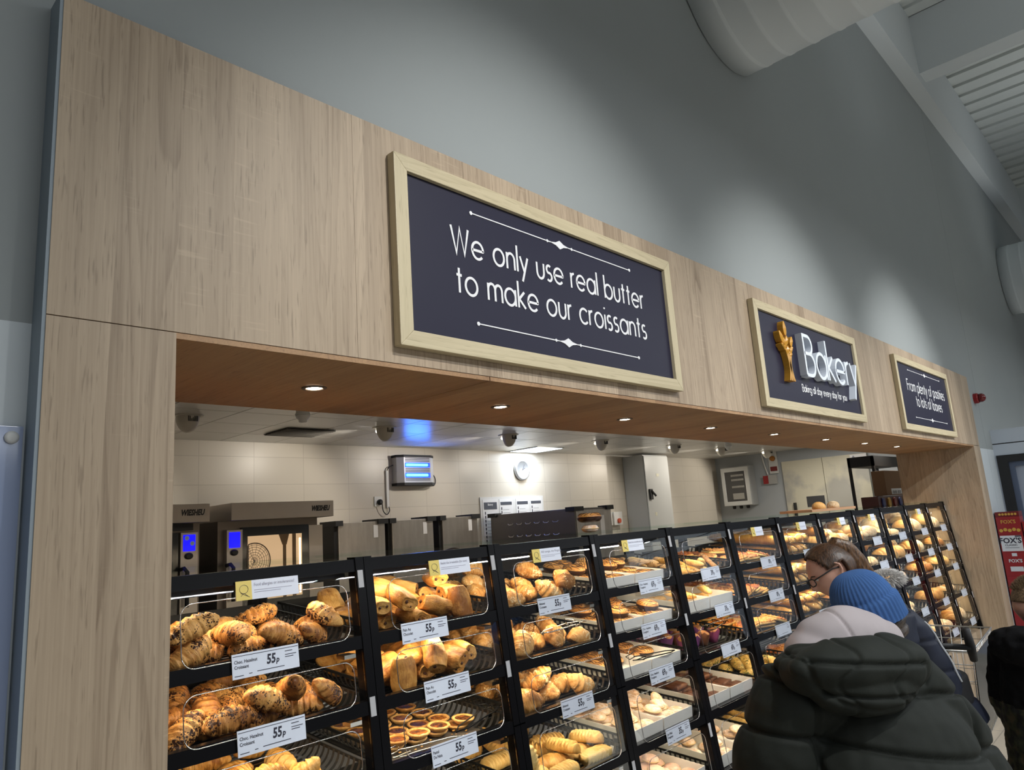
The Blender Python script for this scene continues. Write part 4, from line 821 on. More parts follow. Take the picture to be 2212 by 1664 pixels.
# the little tower of two doughnuts on the counter top
make_item('sug', 0, (2.268, .345, 1.7015), (0, 0, .4), 'sugared doughnut at the bottom of the two stacked on the counter top', 'doughnuts stacked on the counter top')
make_item('don', 1, (2.270, .345, 1.7415), (0, 0, 1.2), 'chocolate-striped doughnut topmost of the two stacked on the counter top', 'doughnuts stacked on the counter top')
# ------------------------------------------------------------------ loose crumbs on the tart tray
m = MB(); random.seed(3)
T = tray_matrix(1, 2)
for q in range(150):
    p = T @ Vector((random.uniform(-.16, .16), random.uniform(.02, .5), .0075)); s = random.uniform(.0012, .004)
    m.box(p.x - s, p.x + s, p.y - s * .6, p.y + s * .6, p.z - .001, p.z + .0012)
T = tray_matrix(1, 1)
for q in range(70):
    p = T @ Vector((random.uniform(-.16, .16), random.uniform(.02, .4), .0065)); s = random.uniform(.001, .003)
    m.box(p.x - s, p.x + s, p.y - s * .6, p.y + s * .6, p.z - .001, p.z + .0012)
obj('crumbs', m.mesh('crumbs', D_PLAIN), None, 'golden pastry crumbs scattered on the tart and pain au chocolat trays', 'crumbs', None, 'stuff')
# baking paper liner under the tarts
T = tray_matrix(1, 2); m = MB(); pts = [[tuple(T @ Vector((-.168 + .336 * a / 16, -.002 + .5 * b / 10, -.0006 + .0010 * nz((a * .3, b * .3, 0), 1.7) ))) for b in range(11)] for a in range(17)]
m.grid(pts); obj('baking_paper', m.mesh('baking_paper', plain('dark_baking_paper', (.06, .05, .04), .5, var=.3)), None, 'dark crumpled baking sheet under the custard tarts', 'baking sheet')
# ------------------------------------------------------------------ tongs
def tongs(name, label, mat, T, L=.24):
    t = thing(name, label, 'tongs', T.translation, 'serving tongs in the counter', T.to_euler())
    for s in (-1, 1):
        m = MB(); m.tube([(-L / 2, s * .004, .006), (-L / 2 + .03, s * .016, .006), (L / 2 - .07, s * .02, .006), (L / 2 - .04, s * .026, .006)], .0022, 6)
        m.tube([(L / 2 - .045, s * .026, .004), (L / 2, s * .008, .004), (L / 2, s * .03, .010), (L / 2 - .045, s * .034, .018)], .0019, 6, closed=True)
        obj('arm', m.mesh('tong_arm', mat, smooth=True), t)
    m = MB(); m.tube([(-L / 2, -.004, .006), (-L / 2 - .012, 0, .006), (-L / 2, .004, .006)], .0026, 6); obj('spring', m.mesh('tong_spring', mat, smooth=True), t)
tongs('serving_tongs', 'chrome wire tongs lying at the front of the custard tart tray', CHROME, tray_matrix(1, 2) @ Matrix.Translation((-.06, .035, .008)) @ Matrix.Rotation(math.radians(172), 4, 'Z'))
tongs('serving_tongs', 'chrome wire tongs lying across the almond croissants, second shelf', CHROME, tray_matrix(2, 1) @ Matrix.Translation((.05, .03, .075)) @ Matrix.Rotation(math.radians(8), 4, 'Z'))
tongs('serving_tongs', 'black tongs at the right edge of the custard tart tray', BLACK, tray_matrix(1, 2) @ Matrix.Translation((.12, .02, .045)) @ Matrix.Rotation(math.radians(20), 4, 'Z'))
tongs('serving_tongs', 'black tongs on the empty front of the third doughnut shelf', BLACK, tray_matrix(3, 2) @ Matrix.Translation((.03, .03, .058)) @ Matrix.Rotation(math.radians(170), 4, 'Z'))
tongs('serving_tongs', 'black tongs resting over the muffins, fifth bay from left', BLACK, tray_matrix(4, 2) @ Matrix.Translation((.06, .06, .085)) @ Matrix.Rotation(math.radians(15), 4, 'Z'))
# ------------------------------------------------------------------ roof, beams, ducts
DECK = plain('white_roof_deck', (.55, .58, .57), .6)
m = MB(); x = -3.0
while x < 24:
    m.box(x, x + .16, -9, YW + .2, 6.70, 6.75); m.box(x + .16, x + .30, -9, YW + .2, 6.735, 6.78); x += .30
obj('ceiling', m.mesh('roof_deck', DECK), **struct)
m = MB(); m.box(-3, 22, -.055, YW, 5.895, 6.70); m.box(-3, 22, -.075, YW + .01, 5.87, 5.895)
obj('trim_6', m.mesh('edge_beam', WBEAM), **struct)
for i, bx_ in enumerate((1.77, 7.97, 14.2)):
    m = MB(); m.box(bx_ + .10, bx_ + .14, -9, -.05, 6.06, 6.70); m.box(bx_, bx_ + .24, -9, -.05, 6.04, 6.06); m.box(bx_, bx_ + .24, -9, -.05, 6.68, 6.70); m.box(bx_, bx_ + .01, -9, -.05, 6.06, 6.68)
    obj('beam_%d' % (i + 1), m.mesh('roof_beam', WBEAM), **struct)
DUCT = plain('white_fabric_duct', (.66, .70, .72), .7)
for lab, dx, dz, R in (('large white ribbed air duct coming out of the wall above the signs', 3.50, 4.62, .50), ('smaller looking white ribbed air duct at the right edge, further along the wall', 11.80, 4.60, .48)):
    prof = []; y = YW - .005
    while y > -6:
        prof += [(R, y), (R, y - .10), (R * 1.008, y - .112), (R * 1.008, y - .120), (R, y - .132)]; y -= .135
    m = MB(); m.lathe([(r, -q) for r, q in prof], 48, (dx, 0, dz), 'y')
    obj('air_duct', m.mesh('air_duct', DUCT, smooth=True), None, lab, 'air duct', 'white air ducts')
# red wall sounder right of the timber surround
t = thing('fire_sounder', 'small red fire alarm sounder on the grey wall beside the timber surround', 'alarm', (8.22, YW, 2.655))
RED = plain('red_plastic', (.30, .012, .015), .35)
obj('base', MB().lathe([(.05, 0), (.05, .03), (.045, .04)], 20, (0, 0, 0), 'y').mesh('sounder_base', RED), t)
obj('lens', MB().lathe([(.042, .04), (.042, .07), (.03, .09), (.012, .098)], 20, (0, 0, 0), 'y').mesh('sounder_lens', plain('dark_red_lens', (.16, .008, .01), .2), smooth=True), t)
# clear acrylic guard on the wall at the far left
t = thing('wall_guard', 'clear bluish acrylic guard panel screwed to the white wall, left of the timber', 'panel', (-.35, YW - .006, 0))
obj('sheet', MB().box(-.9, .672, -.004, 0, .1, 1.975).mesh('guard_sheet', plain('blue_grey_acrylic', (.36, .43, .62), .12), bevel=.001), t)
for sx, sz in ((.655, 1.955), (.655, 1.0)):
    obj('screw_cap', MB().lathe([(.011, .004), (.011, .008), (.006, .0105)], 16, (sx, 0, sz), 'y').mesh('screw_cap', WHITEP, smooth=True), t)
# partition with framed window on the right, coming forward from the wall
PX = 8.66
PWALL = plain('white_partition', (.56, .62, .70), .5)
m = MB(); m.box(PX, PX + .12, -4, YW, 2.222, 2.36); m.cur = 1; m.box(PX + .01, PX + .12, -4, YW, 2.212, 2.222); m.cur = 0; m.box(PX, PX + .12, -4, YW, 2.10, 2.212); m.box(PX, PX + .12, .05, YW, 0, 2.10)
obj('wall_right', m.mesh('partition', [PWALL, BLACKM]), **struct)
m = MB(); m.box(PX - .01, PX + .10, -.04, .05, .1, 2.10); m.box(PX - .01, PX + .10, -4, -.04, 2.03, 2.10)
fr = obj('window_1', m.mesh('window_frame', BLACKM), **struct)
m = MB(); m.box(PX + .02, PX + .10, -.085, -.04, .1, 2.03); m.box(PX + .02, PX + .10, -4, -.085, 1.985, 2.03); obj('inner_frame', m.mesh('inner_frame', plain('blue_grey_frame', (.10, .13, .20), .5)), fr)
obj('pane', MB().box(PX + .05, PX + .06, -4, -.085, .1, 1.985).mesh('pane', plain('frosted_pane', (.38, .43, .52), .3)), fr)
# ------------------------------------------------------------------ biscuit boxes stacked by the partition
REDB = plain('red_card', (.32, .018, .022), .4); REDD = plain('dark_red_card', (.17, .012, .012), .4); CREAM = plain('cream_label', (.72, .74, .78), .5); GOLD = plain('gold_print', (.62, .36, .06), .5)
def fox_box(label, y0, y1, z0, z1, mat, kind):
    x0 = 8.07; t = thing('biscuit_box', label, 'box', (x0, (y0 + y1) / 2, z0), 'stacked red biscuit boxes'); cy = (y0 + y1) / 2; h = z1 - z0
    obj('carton', MB().box(0, .17, y0 - cy, y1 - cy, 0, h).mesh('carton', mat, bevel=.002), t)
    def face(mb): mb.v = [(-.001 + y_, -x_, z) for x_, y_, z in mb.v]; return mb
    W_ = y1 - y0
    if kind == 'gold':
        m = MB(); put_text(m, 'FOX\'S', .045, 0, 0, h * .62, 1, .001, align='C'); obj('lettering', face(m).mesh('lettering', GOLD), t)
        m = MB()
        for q in range(5):
            cx_ = (-.36 + q * .18) * W_; m.lathe([(.001, 0), (.016, 0), (.014, .003), (.0, .004)], 12, (cx_, -.0, h * (.22 + .05 * (q % 2))), 'y')
        obj('biscuit_picture', face(m).mesh('biscuit_picture', GOLD), t, label='golden biscuits picture')
    if kind == 'classic':
        m = MB(); m.box(-W_ * .46, W_ * .42, -.0006, 0, .01, h - .01); obj('label', face(m).mesh('box_label', CREAM), t, label='white label')
        m = MB(); put_text(m, 'FOX\'S', .066, -.01, -.0012, h * .52, 1, .002, align='C'); put_text(m, 'CLASSIC', .022, -.01, -.0012, h * .36, 1.2, .0004, align='C'); m.box(.03, .08, -.0012, -.0008, h * .86, h * .93); m.box(-.06, .05, -.0012, -.0008, h * .25, h * .27); obj('lettering', face(m).mesh('lettering', INK), t)
    if kind == 'plain':
        m = MB(); put_text(m, 'FOX\'S', .040, 0, -.0012, h * .58, 1, .001, align='C'); m.box(-.05, .05, -.0012, -.0006, h * .2, h * .4); m.box(-.02, .02, -.0012, -.0006, h * .84, h * .97); obj('lettering', face(m).mesh('lettering', CREAM), t)
    if kind == 'top':
        m = MB()
        for q in range(6): m.lathe([(.001, 0), (.011, 0), (.009, .002), (0, .003)], 10, ((-.3 + q * .13) * W_, 0, h * .5), 'y')
        obj('biscuit_picture', face(m).mesh('biscuit_picture', GOLD), t)
ya, yb = -.135, .053
fox_box('low dark red biscuit box on top of the red stack by the partition', ya, yb, 1.513, 1.556, REDD, 'top')
fox_box('dark red biscuit box with gold biscuits, second from top of the stack', ya, yb, 1.352, 1.512, REDB, 'gold')
fox_box('red biscuit box with large white label in the stack by the partition', ya, yb, 1.190, 1.351, REDB, 'classic')
fox_box('red biscuit box under the white-labelled one', ya, yb, .978, 1.189, REDB, 'plain')
fox_box('lowest red biscuit boxes carton of the stack, mostly hidden behind the boy', ya, yb, 0, .977, REDB, '')
fox_box('red biscuit box of the second column, cut by the picture edge', ya - .19, ya - .01, 0, 1.46, REDB, '')
# ------------------------------------------------------------------ kitchen behind the counter
YK = 6.0; ZK = 2.83; XK = 14.15
KT = tilemat('cream_wall_tile', (.66, .61, .53), (.50, .455, .39), .6, .3, .35, ('X', 'Z'), (.42, .03), gw=.003)
KC = NT('satin_ceiling_panel'); KC.set(Base_Color=(.60, .58, .54), Roughness=.30, Metallic=.0); KC.b.inputs['Specular IOR Level'].default_value = .9; KC = KC.m
KG = plain('cool_grey_panel', (.40, .43, .46), .45)
box('wall_kitchen_back', KT, -1.2, XK, YK, YK + .1, 0, 3.0, **struct)
box('wall_kitchen_left', KT, -1.3, -1.2, .27, YK, 0, 3.0, **struct)
box('wall_kitchen_right', KG, XK, XK + .1, .27, YK, 0, 3.0, **struct)
m = MB(); gx = 3.39 - .6 * 8
while gx < XK:
    gy = .30
    while gy < YK:
        m.box(max(gx + .005, -1.2), min(gx + .595, XK), gy + .005, min(gy + .565, YK), ZK, ZK + .02); gy += .57
    gx += .6
m.cur = 1; m.box(-1.2, XK, .27, YK, ZK + .012, ZK + .05)
obj('ceiling_kitchen', m.mesh('ceiling_panels', [KC, plain('ceiling_grid_gap', (.18, .17, .15), .8)]), **struct)
# LED panel
t = thing('ceiling_panel_light', 'square bluish white LED panel in the kitchen ceiling above the clock', 'ceiling light', (8.05, 5.66, ZK - .006))
obj('frame', MB().box(-.30, .30, -.285, .285, -.004, .004).mesh('panel_frame', WHITEP), t)
obj('diffuser', MB().box(-.28, .28, -.265, .265, -.007, -.004).mesh('panel_diffuser', plain('led_panel', (.8, .9, 1), .5, emit=(.72, .86, 1), es=5.0)), t)
# cowled downlights
COWL = plain('cream_cowl', (.55, .52, .46), .45)
EMK = plain('lamp_glow', (1, .95, .85), .5, emit=(1, .93, .8), es=2)
for i, dx in enumerate((2.48, 4.49, 6.34, 8.21, 10.17, 11.75, 13.6)):
    t = thing('cowled_downlight', 'cream cowled downlight, %s from left in the kitchen ceiling row' % ORD[i], 'ceiling light', (dx, 4.6, ZK), 'cowled downlights in the kitchen ceiling')
    obj('flange', MB().lathe([(.125, 0), (.125, -.008), (.10, -.012)], 28).mesh('flange', COWL, smooth=False), t)
    m = MB(); rings = []
    for q in range(9):
        f = q / 8; ring = []
        for k in range(25):
            a = -.785 - 2.5 + 5.0 * k / 24; r = .095 * math.cos(f * PI / 2 * .96); ring.append((r * math.cos(a), r * math.sin(a), -.01 - .135 * math.sin(f * PI / 2)))
        rings.append(ring)
    m.grid(rings); obj('cowl', m.mesh('cowl', COWL, smooth=True), t, rot=(0, 0, 0))
    m = MB()
    for k in range(7):
        a = -1.9 - k * .02 + .0; m.box(.0 + k * .012 - .03, .006 + k * .012 - .03, -.093, -.088, -.06, -.015)
    obj('vent_slots', m.mesh('vent_slots', BLACKM), t)
    obj('bulb', MB().lathe([(.02, -.012), (.045, -.03), (.04, -.05), (.0, -.056)], 16, (-.035, .035, 0)).mesh('bulb', EMK, smooth=True), t)
    lamp('kitchen_spot', 'SPOT', (dx - .10, 4.72, ZK - .07), (dx - .75, 6.0, 1.75), 34, (1, .92, .80), .03, spot=math.radians(112), blend=.6)
    lamp('cowl_streak', 'SPOT', (dx - .13, 4.62, ZK - .022), (dx - 1.1, 4.66, ZK + .012), .9, (1, .95, .86), .012, spot=math.radians(42), blend=.7)
for kx, ky in ((12.4, 2.2), (12.7, 3.4), (8.0, 2.2), (5.0, 2.4), (2.0, 2.4)): lamp('added_kitchen_fill', 'AREA', (kx, ky, ZK - .02), (kx, ky, 0), 30 if kx > 11 else 8, (1, .93, .82), .55, .52)  # added unseen area lights that brighten the kitchen and cold room doors
lamp('kitchen_panel', 'AREA', (8.05, 5.66, ZK - .02), (8.05, 5.66, 0), 12, (.80, .90, 1), .55, .52)
for i, (sx, sy) in enumerate(((3.13, 3.89), (10.87, 4.02))):
    t = thing('smoke_detector', 'white smoke detector under the kitchen ceiling, %s' % ('near the ceiling vent' if i == 0 else 'towards the cold room doors'), 'smoke detector', (sx, sy, ZK))
    obj('base', MB().lathe([(.055, 0), (.055, -.05), (.062, -.055), (.062, -.065)], 24).mesh('detector_base', WHITEP), t)
    obj('head', MB().lathe([(.058, -.066), (.058, -.075), (.05, -.095), (.034, -.105), (.032, -.125), (.02, -.13)], 24).mesh('detector_head', WHITEP, smooth=True), t)
t = thing('ceiling_vent', 'square slatted air vent in the kitchen ceiling, partly dark with dust', 'vent', (3.84, 5.15, ZK - .008))
obj('backing', MB().box(-.27, .27, -.24, .24, .0, .004).mesh('vent_backing', DARKGAP), t)
m = MB()
for k in range(12): m.box(-.27, .27, -.235 + k * .04, -.22 + k * .04, -.012, -.004)
obj('slats', m.mesh('vent_slats', plain('dusty_slat', (.09, .08, .065), .7)), t)
# soffit spotlights in the timber surround
EMS = plain('spot_glow', (1, .95, .85), .5, emit=(1, .9, .72), es=30)
for i, sx in enumerate((1.042, 1.767, 2.513, 3.247, 3.984, 4.767, 5.512, 6.272)):
    t = thing('recessed_spotlight', 'small recessed spotlight in the timber soffit, %s from left' % ORD[i], 'spotlight', (sx, .30, ZB - .012), 'recessed spotlights in the soffit')
    obj('trim_ring', MB().lathe([(.034, -.0005), (.034, -.003), (.024, -.004), (.022, -.001)], 24, cap0=False, cap1=False).mesh('trim_ring', plain('dark_bronze', (.10, .07, .05), .4)), t)
    obj('bulb', MB().lathe([(.0225, -.0008), (.018, -.003), (.0, -.0035)], 20).mesh('spot_bulb', EMS), t)
    lamp('soffit_spot', 'SPOT', (sx, .30, ZB - .02), (sx, .32, 0), 2.2, (1, .82, .6), .02, spot=math.radians(75), blend=.6)
# fly killer
t = thing('fly_killer', 'silver insect killer with two glowing blue tubes on the tiled wall', 'insect killer', (5.93, YK, 2.335), None)
cas = MB(); prof = [(-.30, 0), (-.30, -.10), (-.22, -.15), (.22, -.15), (.30, -.10), (.30, 0)]
cas.grid([[(x, y, z) for x, y in prof] for z in (.03, .36)], closed_v=True, cap0=True, cap1=True); obj('casing', cas.mesh('casing', plain('silver_casing', (.55, .55, .57), .35, .4)), t)
m = MB(); m.grid([[(x * 1.03, y * 1.06, z) for x, y in prof] for z in (.0, .032)], closed_v=True, cap0=True, cap1=True); obj('base', m.mesh('killer_base', BLACKM), t, label='black base')
m = MB(); m.grid([[(x * 1.02, y * 1.04, z) for x, y in prof] for z in (.355, .386)], closed_v=True, cap0=True, cap1=True); obj('cap', m.mesh('killer_cap', BLACKM), t, label='black cap')
m = MB()
for z in (.06, .08, .165, .185, .205, .30, .32, .34): m.box(-.20, .20, -.1515, -.1495, z, z + .008)
obj('slots', m.mesh('killer_slots', BLACKM), t)
for z in (.095, .225):
    obj('reflector', MB().box(-.205, .205, -.1516, -.1490, z, z + .062).mesh('reflector', plain('blue_lit_recess', (.01, .03, .4), .4, emit=(.01, .06, .95), es=2.0)), t)
    obj('tube', MB().lathe([(.016, -.19), (.016, .15)], 14, (0, -.160, z + .031), 'x').mesh('uv_tube', plain('uv_glow', (.1, .3, 1), .4, emit=(.03, .26, 1), es=13)), t, label='glowing blue tube')
lamp('uv_light', 'AREA', (5.93, YK - .19, 2.52), (5.93, 0, 2.9), 3.0, (.05, .2, 1), .38, .12)
def cable(label, pts, r=.008, m_=BLACKM, name='power_cable', cat='cable', smooth=24):
    P = [Vector(p) for p in pts]; out = []
    for i in range(len(P) - 1):
        p0, p1, p2, p3 = P[max(0, i - 1)], P[i], P[i + 1], P[min(len(P) - 1, i + 2)]
        for q in range(8):
            u = q / 8; out.append(.5 * ((2 * p1) + (-p0 + p2) * u + (2 * p0 - 5 * p1 + 4 * p2 - p3) * u * u + (-p0 + 3 * p1 - 3 * p2 + p3) * u ** 3))
    out.append(P[-1]); return obj(name, MB().tube(out, r, 6).mesh(name, m_, smooth=True), None, label, cat)
cable('thin black cable hanging from the right side of the insect killer', [(6.23, 5.98, 2.50), (6.30, 5.98, 2.47), (6.33, 5.98, 2.40), (6.30, 5.98, 2.34), (6.22, 5.97, 2.35)], .006)
cable('black cable between the insect killer and the white conduit', [(5.63, 5.97, 2.60), (5.56, 5.97, 2.57), (5.535, 5.975, 2.53)], .006)
cable('black cable looping from the conduit down to the wall socket', [(5.545, 5.975, 2.08), (5.55, 5.97, 2.03), (5.50, 5.96, 1.985), (5.44, 5.95, 2.03), (5.415, 5.935, 2.12)], .006)
box('cable_conduit', WHITEP, 5.52, 5.555, 5.975, 6, 2.07, 2.53, label='white vertical cable conduit beside the insect killer', cat='conduit')
t = thing('wall_socket', 'white wall socket with black plug on the tiled wall', 'socket', (5.40, YK, 2.15))
obj('plate', MB().box(-.06, .06, -.012, 0, -.06, .06).mesh('socket_plate', WHITEP, bevel=.003), t); obj('plug', MB().lathe([(.035, .012), (.035, .04), (.02, .055)], 14, (.012, 0, -.01), 'y').mesh('plug', BLACKM), t, label='black plug')
# clock
t = thing('wall_clock', 'round silver wall clock with white face', 'clock', (8.04, YK, 2.555))
obj('rim', MB().lathe([(.155, 0), (.158, .03), (.150, .05), (.128, .052), (.122, .04)], 40, (0, 0, 0), 'y').mesh('clock_rim', plain('silver_rim', (.55, .56, .58), .3, .6), smooth=True), t)
obj('face', MB().lathe([(.124, .030), (.124, .038)], 40, (0, 0, 0), 'y').mesh('clock_face', WHITE), t)
m = MB()
for k in range(12):
    a = k * PI / 6; m.box(-.002, .002, -.0392, -.0385, .095, .112, Matrix.Rotation(a, 4, 'Y'))
obj('hour_marks', m.mesh('hour_marks', GREYINK), t)
for nm, L, a in (('hour_hand', .062, 62), ('minute_hand', .095, 30)): obj(nm, MB().box(-.003, .003, -.0415, -.0400, -.012, L, Matrix.Rotation(math.radians(a), 4, 'Y')).mesh(nm, INK), t)
# poster boards
def poster(x0, x1, z0, z1, label, dark, title='', pics=0):
    t = thing('notice_sheet', label, 'notice', ((x0 + x1) / 2, YK - .012, (z0 + z1) / 2), 'notices on the kitchen wall'); w_, h = x1 - x0, z1 - z0
    obj('sheet', MB().box(-w_ / 2, w_ / 2, -.004, .002, -h / 2, h / 2).mesh('sheet', WHITE), t)
    m = MB(); m.box(-w_ * .42, w_ * .42, -.006, -.0035, h / 2 - .04 - dark, h / 2 - .04); hd = obj('heading', m.mesh('heading', plain('slate_heading', (.07, .08, .11), .5)), t)
    if title:
        m = MB(); put_text(m, title, .042, 0, -.0065, h / 2 - .085, .9, .0005, align='C'); obj('lettering', m.mesh('lettering', WHITE), hd)
    m = MB()
    for q in range(9): m.box(-w_ * .38, -w_ * .32, -.0055, -.0035, h / 2 - .19 - dark - q * .055 + .08, h / 2 - .15 - dark - q * .055 + .08)
    obj('side_marks', m.mesh('side_marks', INK), t)
    m = MB()
    for q in range(10): m.box(-w_ * .26, w_ * (.2 + .15 * ((q * 7) % 3) / 2), -.0052, -.0035, h / 2 - .11 - dark - q * .045, h / 2 - .103 - dark - q * .045)
    obj('text_lines', m.mesh('text_lines', plain('light_grey_print', (.45, .45, .47), .6)), t)
box('notice_board', plain('white_board', (.76, .76, .76), .4), 7.14, 8.49, YK - .012, YK - .001, 1.35, 2.165, label='white notice board with printed sheets on the tiled wall', cat='notice board')
poster(7.18, 7.49, 1.62, 2.13, 'leftmost notice sheet with dark Bakery heading', .10, 'Bakery'); poster(7.52, 7.80, 1.62, 2.13, 'second notice sheet from left on the white board', .045); poster(7.87, 8.15, 1.62, 2.13, 'third notice sheet from left on the white board', .045); poster(8.18, 8.45, 1.62, 2.13, 'rightmost notice sheet on the white board', .04)
# ovens
DSTEEL = plain('dark_steel', (.16, .135, .115), .4, .6, var=.15); GLOW = NT('lit_oven_cavity'); GLOW.set(Base_Color=(.50, .36, .22), Roughness=.4, Metallic=.6); GLOW = GLOW.m
def oven(label, x0, lit):
    W_ = .967; y0 = 4.4; t = thing('baking_oven', label, 'oven', (x0 + W_ / 2, y0, 0)); c_ = 0 if lit else .775
    t.rotation_euler = (0, 0, 0); t['group'] = 'steel baking ovens'
    def b(nm, mt, a, c, d, e, f, g, par=t, bev=0, **k): return obj(nm, MB().box(a - W_ / 2, c - W_ / 2, d, e, f, g).mesh(nm, mt, bevel=bev), par, **k)
    hd = b('hood', STEEL, 0, W_, 0, 1.1, 1.944, 2.087, bev=.004)
    m = MB(); put_text(m, 'WIESHEU', .062, .445, -.002, 2.0, 1.05, .003, .25, 'R', width=.185); obj('lettering', m.mesh('lettering', BLACKM), hd)
    b('body', DSTEEL, -.05 if lit else .05, .88 if lit else W_ - .02, .14, 1.2, .0, 1.944)
    cp = b('control_panel', STEEL, c_, c_ + .137, .08, .14, 1.15, 1.87, bev=.004)
    m = MB(); m.box(c_ + .02 - W_ / 2, c_ + .112 - W_ / 2, .074, .081, 1.724, 1.85); sc_ = obj('screen', m.mesh('screen', plain('blue_screen', (.0, .0, .5), .3, emit=(.0, .0, 1), es=2.2)), cp)
    if not lit:
        m = MB()
        for (qx, qz) in ((.045, 1.825), (.088, 1.782)): m.lathe([(.018, 0), (.018, .002)], 18, (c_ + qx - W_ / 2, .074, qz), 'y')
        obj('sticker', m.mesh('round_stickers', plain('pale_blue_sticker', (.45, .62, .85), .5)), sc_, label='pale round stickers')
    m = MB(); m.lathe([(.032, 0), (.032, .012), (.022, .02)], 20, (c_ + .062 - W_ / 2, .08, 1.685), 'y'); m.v = [(x, y, 1.685 + (z - 1.685) * .8) for x, y, z in m.v]; obj('knob', m.mesh('oven_knob', BLACKM), cp)
    m = MB(); m.tube([(c_ - .01 - W_ / 2, .07, 1.585), (c_ + .012 - W_ / 2, .035, 1.595), (c_ + .034 - W_ / 2, .03, 1.565), (c_ + .036 - W_ / 2, .035, 1.30)], .016, 8); obj('handle', m.mesh('oven_handle', BLACKM, smooth=True), cp)
    if not lit:
        b('door', plain('black_oven_glass', (.02, .022, .022), .12), .1, c_ - .01, .10, .14, 1.25, 1.87); b('vent_box', BLACKM, .3, c_ + .10, .09, .14, 1.885, 1.94); return
    b('side_column', STEEL, .77, .91, .10, .14, 1.15, 1.875)
    dr = b('door', plain('black_oven_glass', (.02, .022, .022), .12), .14, .765, .10, .14, 1.2, 1.885)
    m = MB(); m.box(.19 - W_ / 2, .695 - W_ / 2, .094, .101, 1.28, 1.81)
    cav = obj('window', m.mesh('lit_window', plain('amber_lit_window', (.34, .22, .12), .3, emit=(1, .66, .36), es=.5)), dr, label='lit amber oven window')
    m = MB(); c = (.245 - W_ / 2, .0925, 1.60)
    P = lambda rr, n: [(max(.192 - W_ / 2, c[0] + .145 * rr * math.cos(q / n * 2 * PI)), c[1], c[2] + .15 * rr * math.sin(q / n * 2 * PI)) for q in range(n)]
    m.tube(P(1, 36), .005, 6, True)
    for rr in (.2, .36, .5, .64, .78, .9): m.tube(P(rr, 30), .0018, 5, True)
    for q in range(18): m.tube([(c[0], c[1], c[2]), (max(.192 - W_ / 2, c[0] + .145 * math.cos(q / 18 * 2 * PI)), c[1], c[2] + .15 * math.sin(q / 18 * 2 * PI))], .0015, 4)
    obj('fan_guard', m.mesh('fan_guard', DSTEEL), cav)
    m = MB(); m.add([(.47 - W_ / 2, .092, 1.81), (.57 - W_ / 2, .092, 1.81), (.545 - W_ / 2, .092, 1.72), (.505 - W_ / 2, .092, 1.72)], [(0, 1, 2, 3)]); m.box(.51 - W_ / 2, .54 - W_ / 2, .091, .094, 1.28, 1.72); m.box(.60 - W_ / 2, .635 - W_ / 2, .091, .094, 1.28, 1.81); obj('funnel', m.mesh('funnel', plain('brown_steel', (.14, .09, .05), .4, .7)), cav)
    m = MB(); m.box(.668 - W_ / 2, .680 - W_ / 2, .088, .094, 1.30, 1.77); obj('lamp_strip', m.mesh('lamp_strip', plain('oven_lamp', (1, .8, .6), .5, emit=(1, .80, .55), es=6)), cav)
oven('left steel baking oven with stickers on its blue screen, half behind the timber pillar', 1.62, False)
oven('steel baking oven with lit window and plain blue screen', 2.767, True)
# steel cabinets against the back wall
BRUSH = NT('worn_brushed_steel'); BRUSH.set(Base_Color=BRUSH.ramp(BRUSH.noise(BRUSH.coord((1, 1, .2)), 9, 5, .6), [(.3, (.42, .38, .34)), (.7, (.60, .56, .51))]), Metallic=.8, Roughness=.33); BRUSH.bump(BRUSH.noise(BRUSH.coord(), 5, 3), .12, .02); BRUSH = BRUSH.m
for i, (r0, r1) in enumerate(((.652, .742), (.757, .847), (.869, .9556))):
    x0, x1 = r0 * 6.9, r1 * 6.9; y0 = 5.5
    t = thing('steel_cabinet', 'tall steel cabinet with black top caps, %s of the row right of the ovens' % ('first', 'second', 'third')[i], 'cabinet', ((x0 + x1) / 2, y0, 0), 'steel cabinets along the kitchen wall'); h = (x1 - x0) / 2
    obj('body', MB().box(-h, h, 0, .42, 0, 1.90).mesh('cabinet_body', BRUSH, bevel=.006), t)
    m = MB(); m.box(-h - .045, -h + .05, -.02, .3, 1.868, 1.925); obj('cap', m.mesh('cabinet_cap', BLACKM), t, label='black corner cap')
    m = MB(); m.box(h - .10, h + .04, -.02, .3, 1.868, 1.925); obj('cap', m.mesh('cabinet_cap', BLACKM), t, label='black corner cap')
    m = MB(); m.box(-h - .04, -h - .002, .03, .3, 0, 1.868); obj('side_post', m.mesh('side_post', BLACKM), t)
    m = MB(); m.box(h - .16, h - .10, -.004, 0, 1.72, 1.86); obj('paper_tag', m.mesh('paper_tag', WHITE), t, label='white paper tag')
t = thing('slotted_steel_cabinet', 'large dark steel cabinet with rows of slots behind the third bay', 'cabinet', (7.22, 4.38, 0))
obj('body', MB().box(0, .78, 0, 1.5, 0, 1.905).mesh('cabinet_body', plain('dark_brushed_steel', (.17, .155, .145), .38, .6, var=.12), bevel=.006), t)
m = MB(); m.box(.03, .77, -.004, .0, .2, 1.88); obj('front_panel', m.mesh('front_panel', BRUSH), t)
m = MB()
for z in (1.44, 1.60, 1.76):
    for q in range(6):
        y = .32 + q * .16; m.tube([(-.002, y - .05, z + .008), (-.006, y - .03, z - .008), (-.006, y + .03, z - .008), (-.002, y + .05, z + .008)], .006, 5)
obj('slots', m.mesh('slots', plain('bright_slot_edge', (.5, .48, .45), .3, 1)), t)
m = MB(); m.box(-.03, .16, -.03, .12, 1.87, 1.925); m.box(.66, .81, -.03, .12, 1.87, 1.925); m.box(-.03, .1, 1.38, 1.53, 1.87, 1.925); obj('corner_caps', m.mesh('corner_caps', BLACKM), t, label='black corner caps')
